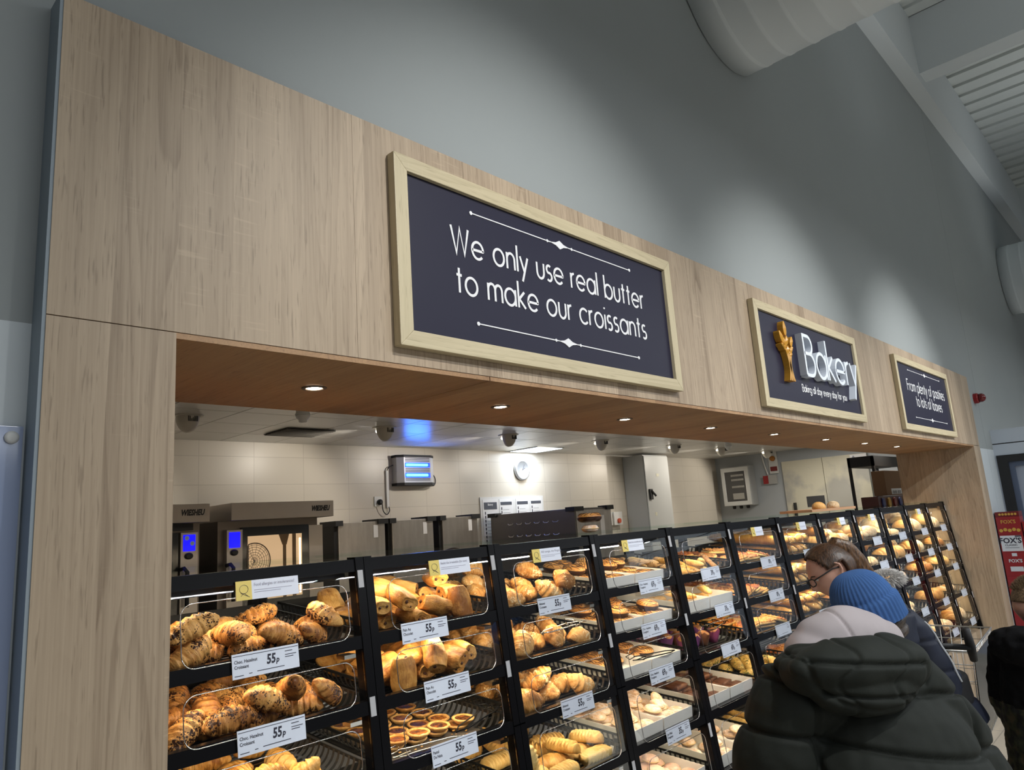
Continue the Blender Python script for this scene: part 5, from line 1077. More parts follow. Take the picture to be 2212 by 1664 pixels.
obj('paper_tag', MB().box(.52, .61, -.007, -.004, 1.52, 1.80).mesh('paper_tag', WHITE), t, label='white paper tag')
for i, sx in enumerate((10.02, 10.32)):
    t = thing('isolator_switch', 'white switch box with red knob on the tiled wall, %s of the pair' % ('left one', 'right one')[i], 'switch', (sx, YK, 1.74)); obj('housing', MB().box(-.12, .12, -.09, 0, -.11, .11).mesh('switch_housing', WHITEP, bevel=.006), t); obj('knob', MB().lathe([(.04, .09), (.04, .12)], 16, (.0, 0, -.04), 'y').mesh('switch_knob', plain('orange_red', (.5, .08, .03), .4)), t)
# tall electrical cabinet
t = thing('electrical_cabinet', 'tall pale grey electrical cabinet with black lever handle', 'cabinet', (11.12, 5.55, 0)); LG = plain('pale_grey_enamel', (.60, .61, .60), .4)
obj('body', MB().box(-.40, .40, 0.02, .44, 0, 2.80).mesh('cabinet_body', plain('grey_enamel', (.42, .43, .43), .4), bevel=.004), t)
dr = obj('door', MB().box(-.385, .385, 0, .02, .1, 2.78).mesh('cabinet_door', LG, bevel=.004), t)
m = MB(); m.box(-.33, -.25, -.03, 0, 2.02, 2.2); m.tube([(-.29, -.03, 2.17), (-.20, -.05, 2.08)], .02, 6); obj('handle', m.mesh('lever_handle', BLACKM), dr)
m = MB(); m.box(-.05, .04, -.003, 0, 2.42, 2.47); m.box(-.2, -.14, -.003, 0, 1.74, 1.80); obj('sticker', m.mesh('cabinet_sticker', plain('pale_sticker', (.74, .72, .58), .5)), dr)
# wall mounted distribution box with window door
t = thing('distribution_box', 'grey wall box with glazed door showing fuses, near the cold room', 'fuse box', (13.895, 5.47, 2.21))
obj('casing', MB().box(0, .25, -.32, .30, -.39, .40).mesh('box_casing', plain('mid_grey_enamel', (.36, .37, .37), .45), bevel=.006), t)
m = MB(); m.box(-.02, 0, -.30, -.22, -.38, .38); m.box(-.02, 0, .22, .29, -.38, .38); m.box(-.02, 0, -.22, .22, .30, .38); m.box(-.02, 0, -.22, .22, -.38, -.30); dr = obj('door', m.mesh('box_door', LG), t)
obj('lock', MB().lathe([(.03, .02), (.03, .03)], 14, (-.0, -.19, .02), 'x').mesh('lock', BLACKM), dr)
m = MB(); m.box(-.006, -.002, -.22, .22, -.30, .30); obj('fuse_board', m.mesh('fuse_board', plain('fuse_board_grey', (.07, .07, .07), .3)), t)
m = MB()
for z in (.2, .11, -.03): [m.box(-.012, -.006, -.18 + q * .03, -.158 + q * .03, z, z + .04) for q in range(9)]
m.box(-.012, -.006, -.16, .08, -.26, -.14); obj('fuses', m.mesh('fuses', plain('fuse_cream', (.34, .33, .30), .5)), t)
m = MB()
for y in (-.15, 0, .15): m.lathe([(.035, -.39), (.035, -.43), (.025, -.45)], 14, (.12, y, 0))
obj('glands', m.mesh('cable_glands', BLACKM), t)
t = thing('beacon_lamp', 'round amber beacon on the strip beside the fuse box', 'lamp', (XK, 4.73, 2.70)); obj('base', MB().box(-.03, 0, -.09, .09, -.30, .14).mesh('beacon_base', LG), t); obj('lens', MB().lathe([(.055, -.03), (.05, -.06), (.02, -.075)], 16, axis='x').mesh('beacon_lens', plain('amber_lens', (.42, .16, .02), .3), smooth=True), t); obj('dark_label', MB().box(-.034, -.03, -.07, .07, -.25, -.16).mesh('dark_label', REDD), t)
t = thing('alarm_button', 'red alarm button box on the grey kitchen wall', 'alarm', (XK, 4.86, 2.29)); obj('housing', MB().box(-.06, 0, -.17, .05, -.09, .09).mesh('button_housing', plain('grey_box', (.4, .4, .39), .5), bevel=.004), t); obj('button', MB().box(-.075, -.06, .0, .10, -.08, .08).mesh('red_button', RED), t)
cable('thin white pipe running from the ceiling down to the alarm button', [(XK - .02, 4.95, 2.82), (XK - .02, 4.92, 2.6), (XK - .02, 4.87, 2.38)], .015, WHITEP, 'conduit_pipe', 'pipe')
# cold room doors
CDOOR = NT('worn_white_door'); c = CDOOR.coord((1, 1, 1)); nf = CDOOR.noise(c, 1.6, 4, .5); CDOOR.set(Base_Color=CDOOR.ramp(nf, [(.40, (.42, .41, .37)), (.52, (.62, .59, .47))]), Roughness=.35); CDOOR = CDOOR.m
for i, (ya, yb) in enumerate(((3.765, 4.55), (2.95, 3.755))):
    d = box('door_%d' % (i + 1), CDOOR, XK - .06, XK, ya, yb, 0, 2.61, **struct)
    if i == 0: box('handle', BLACKM, XK - .12, XK - .06, 4.36, 4.40, 1.55, 1.80, d)
t = thing('door_notice', 'white warning notice at the top of the right cold room door', 'notice', (XK - .062, 3.10, 2.5)); obj('sheet', MB().box(-.003, 0, -.15, .14, -.10, .10).mesh('sheet', WHITE), t)
m = MB(); m.add([(-.004, .11, .04), (-.004, .05, .04), (-.004, .08, .085)], [(0, 1, 2)]); [m.box(-.004, -.003, -.12, .1, z, z + .008) for z in (.02, -.01, -.03, -.06)]; obj('print', m.mesh('print', GREYINK), t)
t = thing('door_plate', 'dark rectangular plate low on the left cold room door', 'notice', (XK - .062, 3.98, 1.80)); obj('plate', MB().box(-.004, 0, -.17, .17, -.10, .10).mesh('plate', plain('slate_plate', (.05, .05, .055), .5)), t)
# right hand corner: dark shelf unit, cardboard box, crate of jars
t = thing('storage_rack', 'black storage rack behind the right end of the counter', 'rack', (12.4, 2.3, 0))
for px_ in (-.34, 1.0):
    for py_ in (-.05, .3): obj('post', MB().box(px_ - .02, px_ + .02, py_ - .02, py_ + .02, 0, 2.42).mesh('rack_post', BLACKM), t)
obj('shelf', MB().box(-1.35, 1.02, -.34, .32, 1.57, 1.595).mesh('rack_shelf', DSTEEL), t); obj('top_box', MB().box(-.36, 1.02, -.07, .32, 2.27, 2.43).mesh('rack_top', BLACKM), t)
t = thing('cardboard_box', 'brown cardboard box with white barcode label on the rack', 'box', (12.35, 2.12, 1.80)); obj('carton', MB().box(-.68, .76, -.12, .06, 0, .37).mesh('carton', plain('brown_cardboard', (.24, .135, .07), .8), bevel=.004), t)
lb = obj('label', MB().box(-.45, .05, -.123, -.12, .015, .10).mesh('box_label', WHITE), t, label='white barcode label'); obj('barcode', MB().add([(-.4 + x * 7, -.1235, .022 + z * 3) for x, y, z in BARC.v], BARC.f).mesh('barcode', INK), lb)
t = thing('jar_crate', 'printed brown display tray of jars under the cardboard box', 'crate', (12.1, 2.14, 1.598)); obj('tray', MB().box(-.98, .95, -.17, .06, 0, .195).mesh('crate', plain('dark_brown_print', (.09, .025, .015), .4)), t)
for q in range(7):
    m = MB(); m.lathe([(.06, 0), (.06, .02)], 16, (-.80 + q * .27, -.172, .10), 'y'); m.v = [(x, y, .1 + (z - .1) * 1.2) for x, y, z in m.v]; obj('jar_picture', m.mesh('jar_picture', (plain('blue_print', (.03, .04, .20), .4), GOLD, plain('red_print', (.25, .03, .02), .4))[q % 3]), t)
# bread tray lying on the counter top
t = thing('shallow_card_tray', 'shallow orange card tray lying on the counter top, seventh and eighth bays', 'tray', (4.80, .42, 1.7018)); CT = plain('orange_card', (.50, .28, .15), .6)
m = MB(); m.box(-.38, .38, -.10, .10, 0, .004); m.box(-.38, -.376, -.10, .10, .004, .016); m.box(.376, .38, -.10, .10, .004, .016); m.box(-.376, .376, -.10, -.096, .004, .016); m.box(-.376, .376, .096, .10, .004, .016); obj('tray', m.mesh('card_tray', CT), t)
for kind, s, x, yw, lab in (('roll', 1, 5.05, .3, 'pale floury roll at the right end of the card tray on the counter top'), ('roll', 0, 4.80, 0, 'small oval roll in the middle of the card tray on the counter top')):
    make_item(kind, s, (x, .42, 1.7065), (0, 0, yw), lab, None)
# ------------------------------------------------------------------ people
def fuse(mb, voxel, name, mat, smooth=4, factor=.5, edit=None):
    o = obj('tmp', mb.mesh('tmp', mat)); r = o.modifiers.new('r', 'REMESH'); r.mode = 'VOXEL'; r.voxel_size = voxel; r.use_smooth_shade = True
    if smooth: s = o.modifiers.new('s', 'SMOOTH'); s.iterations = smooth; s.factor = factor
    bpy.context.view_layer.update()
    me = bpy.data.meshes.new_from_object(o.evaluated_get(bpy.context.evaluated_depsgraph_get())); bpy.data.objects.remove(o); me.name = name
    if not me.materials: me.materials.append(mat)
    if edit:
        nr = [v.normal.copy() for v in me.vertices]
        for v, n in zip(me.vertices, nr): v.co = edit(v.co, n)
    me.polygons.foreach_set('use_smooth', [True] * len(me.polygons)); me.update(); return me
def ell(m, c, r, rot=None, nu=20, nv=28):
    rings = []
    for i in range(nu + 1):
        a = -PI / 2 + PI * i / nu; ring = []
        for k in range(nv):
            b = 2 * PI * k / nv; p = Vector((r[0] * max(.001, math.cos(a)) * math.cos(b), r[1] * max(.001, math.cos(a)) * math.sin(b), r[2] * math.sin(a)))
            if rot: p = rot @ p
            ring.append(Vector(c) + p)
        rings.append(ring)
    m.grid(rings, closed_v=True, cap0=True, cap1=True)
def frame_(fwd, up=(0, 0, 1)):
    y = Vector(fwd).normalized(); x = y.cross(Vector(up)).normalized(); z = x.cross(y)
    return Matrix((x, y, z)).transposed()
def head_pt(d, grow=0.0, face=True):
    x, y, z = d; p = Vector((.074 * x, .095 * y, .116 * z))
    t = max(0, min(1, (-z - .05) / .8)); t = t * t * (3 - 2 * t)
    p.x *= 1 - .30 * t
    if y < 0: p.y *= 1 - .42 * t
    else: p.y *= 1 - .05 * t
    if face and y > 0:
        X, Z = p.x, p.z; f = lambda cx, cz, sx, sz: math.exp(-((abs(X) - cx) / sx) ** 2 - ((Z - cz) / sz) ** 2)
        nz_ = .026 * math.exp(-(X / .012) ** 2) * (math.exp(-((Z + .030) / .013) ** 2) if Z < -.030 else math.exp(-((Z + .030) / .034) ** 2))
        p.y += nz_ - .010 * f(.032, .004, .016, .012) + .004 * f(.03, .026, .03, .008) + .005 * math.exp(-(X / .024) ** 2 - ((Z + .062) / .010) ** 2) - .004 * math.exp(-(X / .026) ** 2 - ((Z + .0625) / .0028) ** 2) + .010 * math.exp(-(X / .022) ** 2 - ((Z + .098) / .014) ** 2) + .003 * f(.042, -.03, .02, .02)
    if grow: p += p.normalized() * grow
    return p
def head_grid(grow=0.0, nu=56, nv=72):
    rings = []
    for i in range(nu + 1):
        a = -PI / 2 + PI * i / nu; rings.append([head_pt((max(.002, math.cos(a)) * math.sin(b), max(.002, math.cos(a)) * math.cos(b), math.sin(a)), grow) for b in [2 * PI * k / nv for k in range(nv)]])
    return rings
def add_head(m, c, R):
    m.grid([[Vector(c) + R @ p for p in r] for r in head_grid()], closed_v=True, cap0=True, cap1=True)
    for s in (-1, 1):
        ear = [(s * .072, -.004, .026), (s * .083, -.020, .032), (s * .087, -.034, .018), (s * .084, -.034, -.004), (s * .077, -.020, -.026), (s * .071, -.006, -.030)]
        m.tube([Vector(c) + R @ Vector(q) for q in ear], [.005, .006, .0065, .006, .007, .006], 8)
        ell(m, Vector(c) + R @ Vector((s * .074, -.016, .0)), (.004, .016, .026), R, 8, 12)
def add_hand(m, wrist, fwd, up, side, curl=.5, sc=1.0):
    """palm, five bent fingers of different length, thumb leaving the side of the palm"""
    R = frame_(fwd, up); W_ = Vector(wrist)
    P = lambda x, y, z: W_ + R @ Vector((x * side * sc, y * sc, z * sc))
    ell(m, P(0, .045, 0), (.040 * sc, .052 * sc, .016 * sc), R, 10, 14)
    for fx, L in ((-.030, .062), (-.010, .074), (.010, .070), (.029, .055)):
        a = 0; p = Vector((fx, .082, 0)); pts = [P(fx * .8, .045, 0), P(*p)]
        for q in range(3):
            a += curl * .75; p = p + Vector((fx * .05, math.cos(a), -math.sin(a))) * L * (.45, .32, .23)[q]; pts.append(P(*p))
        m.tube(pts, [.0085 * sc, .0088 * sc, .008 * sc, .0075 * sc, .0062 * sc], 8)
    m.tube([P(-.020, .018, -.002), P(-.046, .034, -.008), P(-.056, .060, -.018), P(-.052, .082, -.028)], [.012 * sc, .0105 * sc, .009 * sc, .0075 * sc], 8)
def body_mesh(name, J, mat, voxel=.006, k=1.0):
    """one continuous body: torso, neck, head, tapering arms with hands, legs with feet"""
    m = MB(); V = {a: Vector(b) for a, b in J.items() if a not in ('hf', 'hu', 'curl', 'handf', 'handu')}
    add_head(m, V['head'], frame_(J['hf'], J.get('hu', (0, 0, 1)))); mid = (V['pelvis'] + V['chest']) / 2
    m.tube([V['chest'], V['neck'], V['head'] + (V['neck'] - V['head']) * .25], [.07 * k, .056 * k, .052 * k], 14)
    R = frame_(J['bf']); m_t = [(V['pelvis'] - Vector((0, 0, .08)), .15, .10), (V['pelvis'], .165, .115), (mid, .135, .10), (V['chest'], .165, .11), (V['neck'] - (V['neck'] - V['chest']) * .35, .12, .07), (V['neck'], .06, .055)]
    m.grid([[c + R @ Vector((a * k * math.cos(t), b * k * math.sin(t), 0)) for t in [2 * PI * q / 20 for q in range(20)]] for c, a, b in m_t], closed_v=True, cap0=True, cap1=True)
    for s, sd in (('l', -1), ('r', 1)):
        m.tube([V['chest'] + (V['sh_' + s] - V['chest']) * .4, V['sh_' + s], (V['sh_' + s] + V['el_' + s]) / 2, V['el_' + s], V['el_' + s] + (V['wr_' + s] - V['el_' + s]) * .35, V['wr_' + s]], [r * k for r in (.06, .055, .047, .038, .038, .027)], 12)
        hf = Vector(J['handf'][s]) if 'handf' in J else (V['wr_' + s] - V['el_' + s])
        add_hand(m, V['wr_' + s], hf, J['handu'][s] if 'handu' in J else (0, 0, 1), -sd, J.get('curl', .5), k)
        m.tube([V['hip_' + s], V['hip_' + s] + (V['kn_' + s] - V['hip_' + s]) * .3, V['kn_' + s], V['kn_' + s] + (V['an_' + s] - V['kn_' + s]) * .3, V['an_' + s], V['an_' + s] - Vector((0, 0, .03))], [r * k for r in (.085, .08, .054, .055, .036, .036)], 12)
        m.tube([V['an_' + s] - Vector((0, 0, .035)), V['an_' + s] + Vector(J['bf']).normalized() * .17 * k - Vector((0, 0, .05))], [.038 * k, .03 * k], 10)
    return fuse(m, voxel, name, mat, 3)
def trousers(name, J, mat, k=1.0, r=.095):
    m = MB(); V = {a: Vector(b) for a, b in J.items() if a[:3] in ('hip', 'kn_', 'an_', 'pel')}
    R = frame_(J['bf']); m.grid([[V['pelvis'] + Vector((0, 0, h)) + R @ Vector((a * k * math.cos(t), b * k * math.sin(t), 0)) for t in [2 * PI * q / 20 for q in range(20)]] for h, a, b in ((-.12, .16, .12), (0, .18, .135), (.10, .165, .125))], closed_v=True, cap0=True, cap1=True)
    for s in 'lr': m.tube([V['hip_' + s], (V['hip_' + s] + V['kn_' + s]) / 2, V['kn_' + s], (V['kn_' + s] + V['an_' + s]) / 2, V['an_' + s] + Vector((0, 0, .02))], [q * k for q in (r + .005, r - .01, r - .025, r - .03, r - .03)], 14)
    return fuse(m, .009, name, mat, 4)
def shoe(J, s, mat, k=1.0):
    m = MB(); a = Vector(J['an_' + s]); f = Vector(J['bf']); f.z = 0; f.normalize(); R = frame_(f); b = Vector((a.x, a.y, 0))
    ell(m, b + f * .10 * k + Vector((0, 0, .035)), (.048 * k, .115 * k, .036), R); ell(m, b - f * .0 + Vector((0, 0, .05)), (.045 * k, .065 * k, .052), R)
    m.v = [(x, y, max(z, .004)) for x, y, z in m.v]; return fuse(m, .007, 'shoe', mat, 2)
SKIN = NT('skin'); SKIN.set(Base_Color=SKIN.ramp(SKIN.noise(SKIN.coord(), 9, 3), [(.3, (.52, .27, .20)), (.7, (.62, .36, .27))]), Roughness=.45); SKIN.b.inputs['Subsurface Weight'].default_value = .12; SKIN.b.inputs['Subsurface Radius'].default_value = (.012, .005, .003); SKIN = SKIN.m
def cloth(name, col, rough=.8, scale=300, bump=.15, var=.2, spec=.25):
    q = NT(name); c = q.coord(); f = q.noise(c, 14, 4); q.set(Base_Color=q.mix(f, tuple(a * (1 - var) for a in col), tuple(a * (1 + var) for a in col)), Roughness=rough); q.b.inputs['Specular IOR Level'].default_value = spec
    q.bump(q.noise(c, scale, 2), bump, .002); return q.m
def hairmat(name, a, b):
    q = NT(name); f = q.noise(q.coord((1, 1, .25)), 130, 3, .6, .4); q.set(Base_Color=q.ramp(f, [(.35, a), (.65, b)]), Roughness=.42); q.bump(f, .5, .003); return q.m
def stand(f, C, hips=.09):
    """leg joints under a pelvis"""
    f = Vector(f); f.z = 0; f.normalize(); r = Vector((f.y, -f.x, 0)); C = Vector(C); d = {}
    for s, sg, st in (('l', -1, .06), ('r', 1, -.05)):
        d['hip_' + s] = C + r * sg * hips - Vector((0, 0, .06)); d['kn_' + s] = Vector((C.x, C.y, C.z * .52)) + r * sg * hips * 1.05 + f * (st + .03); d['an_' + s] = Vector((C.x, C.y, .075)) + r * sg * hips * 1.1 + f * st
    return d
# -- person in the dark quilted jacket, seen from behind
f = Vector((.62, .785, 0)).normalized(); r = Vector((f.y, -f.x, 0)); N = Vector((2.42, -.56, 1.255))
J = dict(head=Vector((2.561, -.540, 1.388)), hf=(.30, .93, -.15), hu=(-.25, .22, 1), neck=N + f * .03 + Vector((0, 0, .03)), chest=N - Vector((0, 0, .17)) - f * .02, pelvis=N - f * .16 - Vector((0, 0, .49)), bf=f,
 sh_l=N - r * .262 - Vector((0, 0, .075)), sh_r=N + r * .165 - Vector((0, 0, .125)), el_l=N - r * .355 - Vector((0, 0, .34)) + f * .04, el_r=N + r * .325 - Vector((0, 0, .385)) + f * .06,
 wr_l=N - r * .22 - Vector((0, 0, .40)) + f * .27, wr_r=N + r * .42 - Vector((0, 0, .40)) + f * .30, curl=.8)
J.update(stand(f, J['pelvis']))
t = thing('person', 'person in blue knitted beanie and dark quilted puffer jacket, seen from behind', 'person', (N.x, N.y, 0)); O0 = Vector((N.x, N.y, 0))
def put(name, me, par, label=None, off=None):
    me.transform(Matrix.Translation(-(off if off is not None else O0))); return obj(name, me, par, label)
put('body', body_mesh('body', J, SKIN), t)
PUF = cloth('olive_black_nylon', (.020, .023, .019), .72, 260, .12, .25, .22)
m = MB(); R = frame_(f)
secs = [(-.62, .30, .215, -.155), (-.50, .315, .23, -.12), (-.34, .295, .215, -.075), (-.20, .25, .19, -.035), (-.09, .195, .145, -.01), (-.02, .13, .105, .005), (.025, .095, .09, .02)]
m.grid([[N + Vector((0, 0, h)) + f * o_ + R @ Vector((a * math.cos(q) * (1 + .0 * abs(math.sin(q))), b * math.sin(q), 0)) for q in [2 * PI * k / 36 for k in range(36)]] for h, a, b, o_ in secs], closed_v=True, cap0=True, cap1=True)
for s, sg in (('l', -1), ('r', 1)):
    A, E_, Wr = J['sh_' + s], J['el_' + s], J['wr_' + s]
    m.tube([N + r * sg * .10 - Vector((0, 0, .07)), A, A + (E_ - A) * .5, E_, E_ + (Wr - E_) * .5, E_ + (Wr - E_) * .93], [.11, .122 if s == 'l' else .105, .122, .115, .098, .07], 20)
HC = N - f * .165 - Vector((0, 0, .055)) + r * .03
def quilt(co, n):
    d = co - N; u = d.dot(r); w_ = d.dot(f); z = d.z + .16 * u
    arm = max(0, abs(u) - .27)
    s = z / .150 + .35; fr_ = s - math.floor(s); k = min(fr_, 1 - fr_) * .150
    dep = -.017 * math.exp(-(k / .0085) ** 2) + .010 * (1 - math.exp(-(k / .05) ** 2))
    if abs(abs(u) - .255) < .05: dep += -.014 * math.exp(-((abs(u) - .255) / .010) ** 2) * (1 if -.45 < d.z < -.02 else 0)
    dep += .005 * noise.noise(co * 9) + .003 * noise.noise(co * 24)
    return co + n * dep
jk = put('puffer_jacket', fuse(m, .0065, 'puffer_jacket', PUF, 16, .5, quilt), t, 'dark quilted puffer jacket')
# hood lying on the back
HC = Vector((2.232, -.596, 1.290))
m = MB(); ell(m, HC + Vector((0, 0, .005)), (.208, .10, .075), frame_(f)); ell(m, HC - Vector((0, 0, .060)) + f * .005 + r * .01, (.165, .095, .075), frame_(f)); ell(m, HC + f * .10, (.20, .11, .07), frame_(f)); ell(m, HC - r * .105 - Vector((0, 0, .015)) + f * .04, (.105, .10, .07), frame_(f)); ell(m, HC + r * .11 - Vector((0, 0, .01)) + f * .03, (.115, .11, .085), frame_(f))
def hq(co, n):
    d = co - HC; u = d.dot(r); z = d.z + .10 * u
    dep = .007 * noise.noise(co * 13)
    for zz, wd in ((.018, .17), (-.072, .14)):
        if abs(u) < wd: dep -= .013 * math.exp(-((z - zz) / .007) ** 2)
    for uu in (-.075, .085): dep -= .006 * math.exp(-((u - uu - .03 * math.sin(z * 40)) / .008) ** 2)
    e = math.hypot(u / .178, (z - .0) / .108) if z < 0.02 else 5; dep -= .008 * math.exp(-((e - 1.0) / .05) ** 2)
    return co + n * dep
put('jacket_hood', fuse(m, .0055, 'jacket_hood', PUF, 6, .5, hq), jk)
# pale hoodie hood above it
PINK = cloth('pale_pink_jersey', (.46, .41, .42), .85, 400, .1, .06)
PC_ = Vector((2.350, -.525, 1.338))
m = MB(); ell(m, PC_, (.150, .10, .098), frame_(f)); ell(m, PC_ + r * .09 + Vector((0, 0, -.015)), (.10, .09, .07), frame_(f)); ell(m, PC_ - r * .09 - Vector((0, 0, .03)), (.10, .09, .075), frame_(f)); ell(m, N + f * .02 + Vector((0, 0, .02)), (.10, .10, .06), frame_(f))
put('hoodie_hood', fuse(m, .006, 'hoodie_hood', PINK, 8, .5, lambda co, n: co + n * (.009 * noise.noise(co * 13) - .007 * math.exp(-(((co - PC_).dot(r) + .02 + .25 * (co.z - PC_.z)) / .005) ** 2) * (co.z > PC_.z + .02))), t, 'pale pinkish grey hoodie hood')
# beanie
BLUE = cloth('blue_wool', (.065, .15, .37), .9, 500, .5, .25, .15)
Hc = J['head']; HR = frame_(J['hf'], J['hu']); m = MB(); rings = []
for i in range(29):
    s = i / 28; ring = []
    for k in range(168):
        b = 2 * PI * k / 168; a = -.42 + (PI / 2 + .42) * s
        rr = math.cos(a) ** .72 if a > 0 else 1.0 - .0 * a; z = math.sin(a) * 1.02 if a > 0 else a * .9
        fold = 1.075 if s < .34 else (.965 if s < .385 else 1.0)
        rib = 1 + .020 * math.cos(b * 42) * (1 if s < .9 else .3)
        k_ = .1 if False else 1
        p = Vector((.088 * math.sin(b) * rr * fold * rib, .108 * math.cos(b) * rr * fold * rib, .118 * z + .022))
        ring.append(Hc + HR @ p)
    rings.append(ring)
m.grid(rings, closed_v=True, cap1=True)
put('beanie', m.mesh('beanie', BLUE, smooth=True), t, 'blue ribbed knitted beanie')
m = MB(); pts = [Hc + HR @ Vector((.078 * math.sin(a), -.088 * math.cos(a), -.035)) for a in [-1.6 + 3.2 * q / 12 for q in range(13)]]; m.tube(pts, .016, 8); pts = [p - Vector((0, 0, .035)) for p in pts]; m.tube(pts, .018, 8)
put('hair', fuse(m, .006, 'hair', hairmat('dark_hair', (.02, .012, .008), (.05, .03, .018)), 2), t)
TR = cloth('black_trousers', (.02, .02, .022)); SH = cloth('dark_shoe', (.03, .03, .03), .6)
put('trousers', trousers('trousers', J, TR), t)
for s in 'lr': put('shoe', shoe(J, s, SH), t)
# -- woman with ponytail and glasses, bending towards the shelves
Hc = Vector((3.472, -.088, 1.436)); hf = Vector((-.60, .70, -.46)).normalized(); HR = frame_(hf, (.25, -.1, 1)); bf = Vector((-.62, .70, -.1)); bf2 = Vector((-.66, .75, 0)).normalized(); br = Vector((bf2.y, -bf2.x, 0))
Nk = Vector((3.575, -.195, 1.345)); Ch = Vector((3.66, -.27, 1.20)); Pv = Vector((3.80, -.36, .87))
J = dict(head=Hc, hf=hf, hu=(.25, -.1, 1), neck=Nk, chest=Ch, pelvis=Pv, bf=bf2, sh_l=Ch - br * .17 + Vector((-.05, .05, .04)), sh_r=Ch + br * .17 + Vector((-.05, .05, .04)), el_l=Ch - br * .22 + Vector((-.04, .06, -.24)), el_r=Ch + br * .22 + Vector((-.04, .06, -.24)), wr_l=Ch - br * .15 + Vector((-.20, .20, -.24)), wr_r=Ch + br * .15 + Vector((-.20, .20, -.26)), curl=.7)
J.update(stand(bf2, Pv)); O0 = Vector((Pv.x, Pv.y, 0))
t = thing('person', 'person with brown ponytail and glasses bending towards the shelves, in navy jacket', 'person', O0)
put('body', body_mesh('body', J, SKIN, .0052), t)
def local(m_, c, R_): m_.v = [tuple(Vector(c) + R_ @ Vector(v)) for v in m_.v]; return m_
HAIR = hairmat('brown_hair', (.020, .009, .004), (.085, .038, .016)); HAIRL = hairmat('brown_ponytail_hair', (.035, .015, .006), (.17, .085, .035))
m = MB(); g = head_grid(.013, 40, 60)
fs = []
m.grid(g, closed_v=True, cap1=True)
def keep(p): return (p.z > .040 or p.y < .036) and p.z > -.075 + max(0, (p.y + .02)) * 2.2 and not (abs(p.x) > .05 and -.045 < p.y < .012 and p.z < .020) 
vs = [Vector(v) for v in m.v]; m.f = [q for q in m.f if all(keep(vs[i]) for i in q)]; m.mi = [0] * len(m.f)
m.v = [tuple(v + v.normalized() * (.018 * max(0, -v.y / .1) + .0025 * nz((v.x, v.y * .3, v.z), 60, 2))) for v in vs]
hm = local(m, Hc, HR).mesh('hair', HAIR, smooth=True); ho = put('hair', hm, t); sd = ho.modifiers.new('s', 'SOLIDIFY'); sd.thickness = .010; sd.offset = -1
m = MB(); base_ = Hc + HR @ Vector((0, -.062, .088)); vr = Vector((.69, -.72, 0)); pt = [base_, base_ + vr * .03 + Vector((0, 0, .022)), base_ + vr * .075 + Vector((0, 0, .0)), base_ + vr * .115 + Vector((0, 0, -.055)), base_ + vr * .145 + Vector((0, 0, -.105)), base_ + vr * .165 + Vector((0, 0, -.135))]
for q in range(9):
    o_ = Vector((random.uniform(-1, 1), random.uniform(-1, 1), random.uniform(-1, 1))) * .016; m.tube([p + o_ * (0.3 + .28 * i) for i, p in enumerate(pt)], [.018, .026, .031, .029, .020, .005], 9)
put('ponytail', fuse(m, .005, 'ponytail', HAIRL, 2, .5, lambda co, n: co + n * .0025 * noise.noise(Vector((co.x * 130, co.y * 130, co.z * 25)))), t)
m = MB(); m.tube([base_ + Vector((.006 * 0, 0, 0)) + HR @ Vector((.022 * math.cos(a), .012 * math.sin(a) - .01, .022 * math.sin(a) + .006)) for a in [2 * PI * q / 12 for q in range(12)]], .005, 6, True); put('hair_tie', m.mesh('hair_tie', BLACKM), t)
m = MB()
for s in (-1, 1):
    rim = []
    for q in range(20):
        a = 2 * PI * q / 20; ca, sa = math.cos(a), math.sin(a); kk = 1 / (abs(ca) ** 3.5 + abs(sa) ** 3.5) ** (1 / 3.5); rim.append((s * .034 + .027 * ca * kk, .108 - .012 * abs(ca * kk + s * 0) * (1 if ca * s > 0 else 0), .003 + .0165 * sa * kk))
    m.tube(rim, .0026, 6, True); m.tube([(s * .060, .098, .010), (s * .078, .06, .012), (s * .080, .0, .014), (s * .080, -.035, .002)], .0030, 6)
m.tube([(-.008, .112, .008), (0, .117, .011), (.008, .112, .008)], .0024, 6)
gl = put('glasses', local(m, Hc, HR).mesh('glasses', BLACKM, smooth=True), t, 'black framed glasses')
for s in (-1, 1):
    m = MB(); ell(m, (s * .031, .0695, .004), (.0115, .0115, .0115)); eb = put('eye', local(m, Hc, HR).mesh('eye', plain('eye_white', (.75, .72, .7), .3), smooth=True), t)
    m = MB(); m.tube([(s * .017, .092, .021), (s * .033, .0905, .027), (s * .048, .080, .022)], .0028, 6); put('eyebrow', local(m, Hc, HR).mesh('eyebrow', HAIR), t)
NAV = cloth('navy_jacket_cloth', (.012, .016, .032), .6, 260, .12, .3, .4); CRM = cloth('cream_fleece', (.50, .46, .42), .95, 120, .6, .1)
m = MB(); R = frame_(bf2)
secs = [(Pv + Vector((.03, -.03, -.10)), .185, .15), (Pv, .175, .145), (Pv * .5 + Ch * .5, .17, .135), (Ch, .18, .125), (Ch * .45 + Nk * .55, .15, .11), (Nk - Vector((-.01, .01, .02)), .08, .075)]
m.grid([[c + R @ Vector((a * math.cos(q), b * math.sin(q), 0)) for q in [2 * PI * k / 30 for k in range(30)]] for c, a, b in secs], closed_v=True, cap0=True, cap1=True)
for s in 'lr':
    A, E_, Wr = J['sh_' + s], J['el_' + s], J['wr_' + s]; m.tube([Ch + (A - Ch) * .3, A, (A + E_) / 2, E_, (E_ + Wr) / 2, E_ + (Wr - E_) * .95], [.085, .082, .076, .066, .058, .048], 16)
jk = put('jacket', fuse(m, .009, 'jacket', NAV, 6, .5, lambda co, n: co + n * (.008 * noise.noise(co * 12) - .008 * math.exp(-((((co.z * 7.5) % 1) - .5) / .06) ** 2))), t, 'navy padded jacket')
pts = []
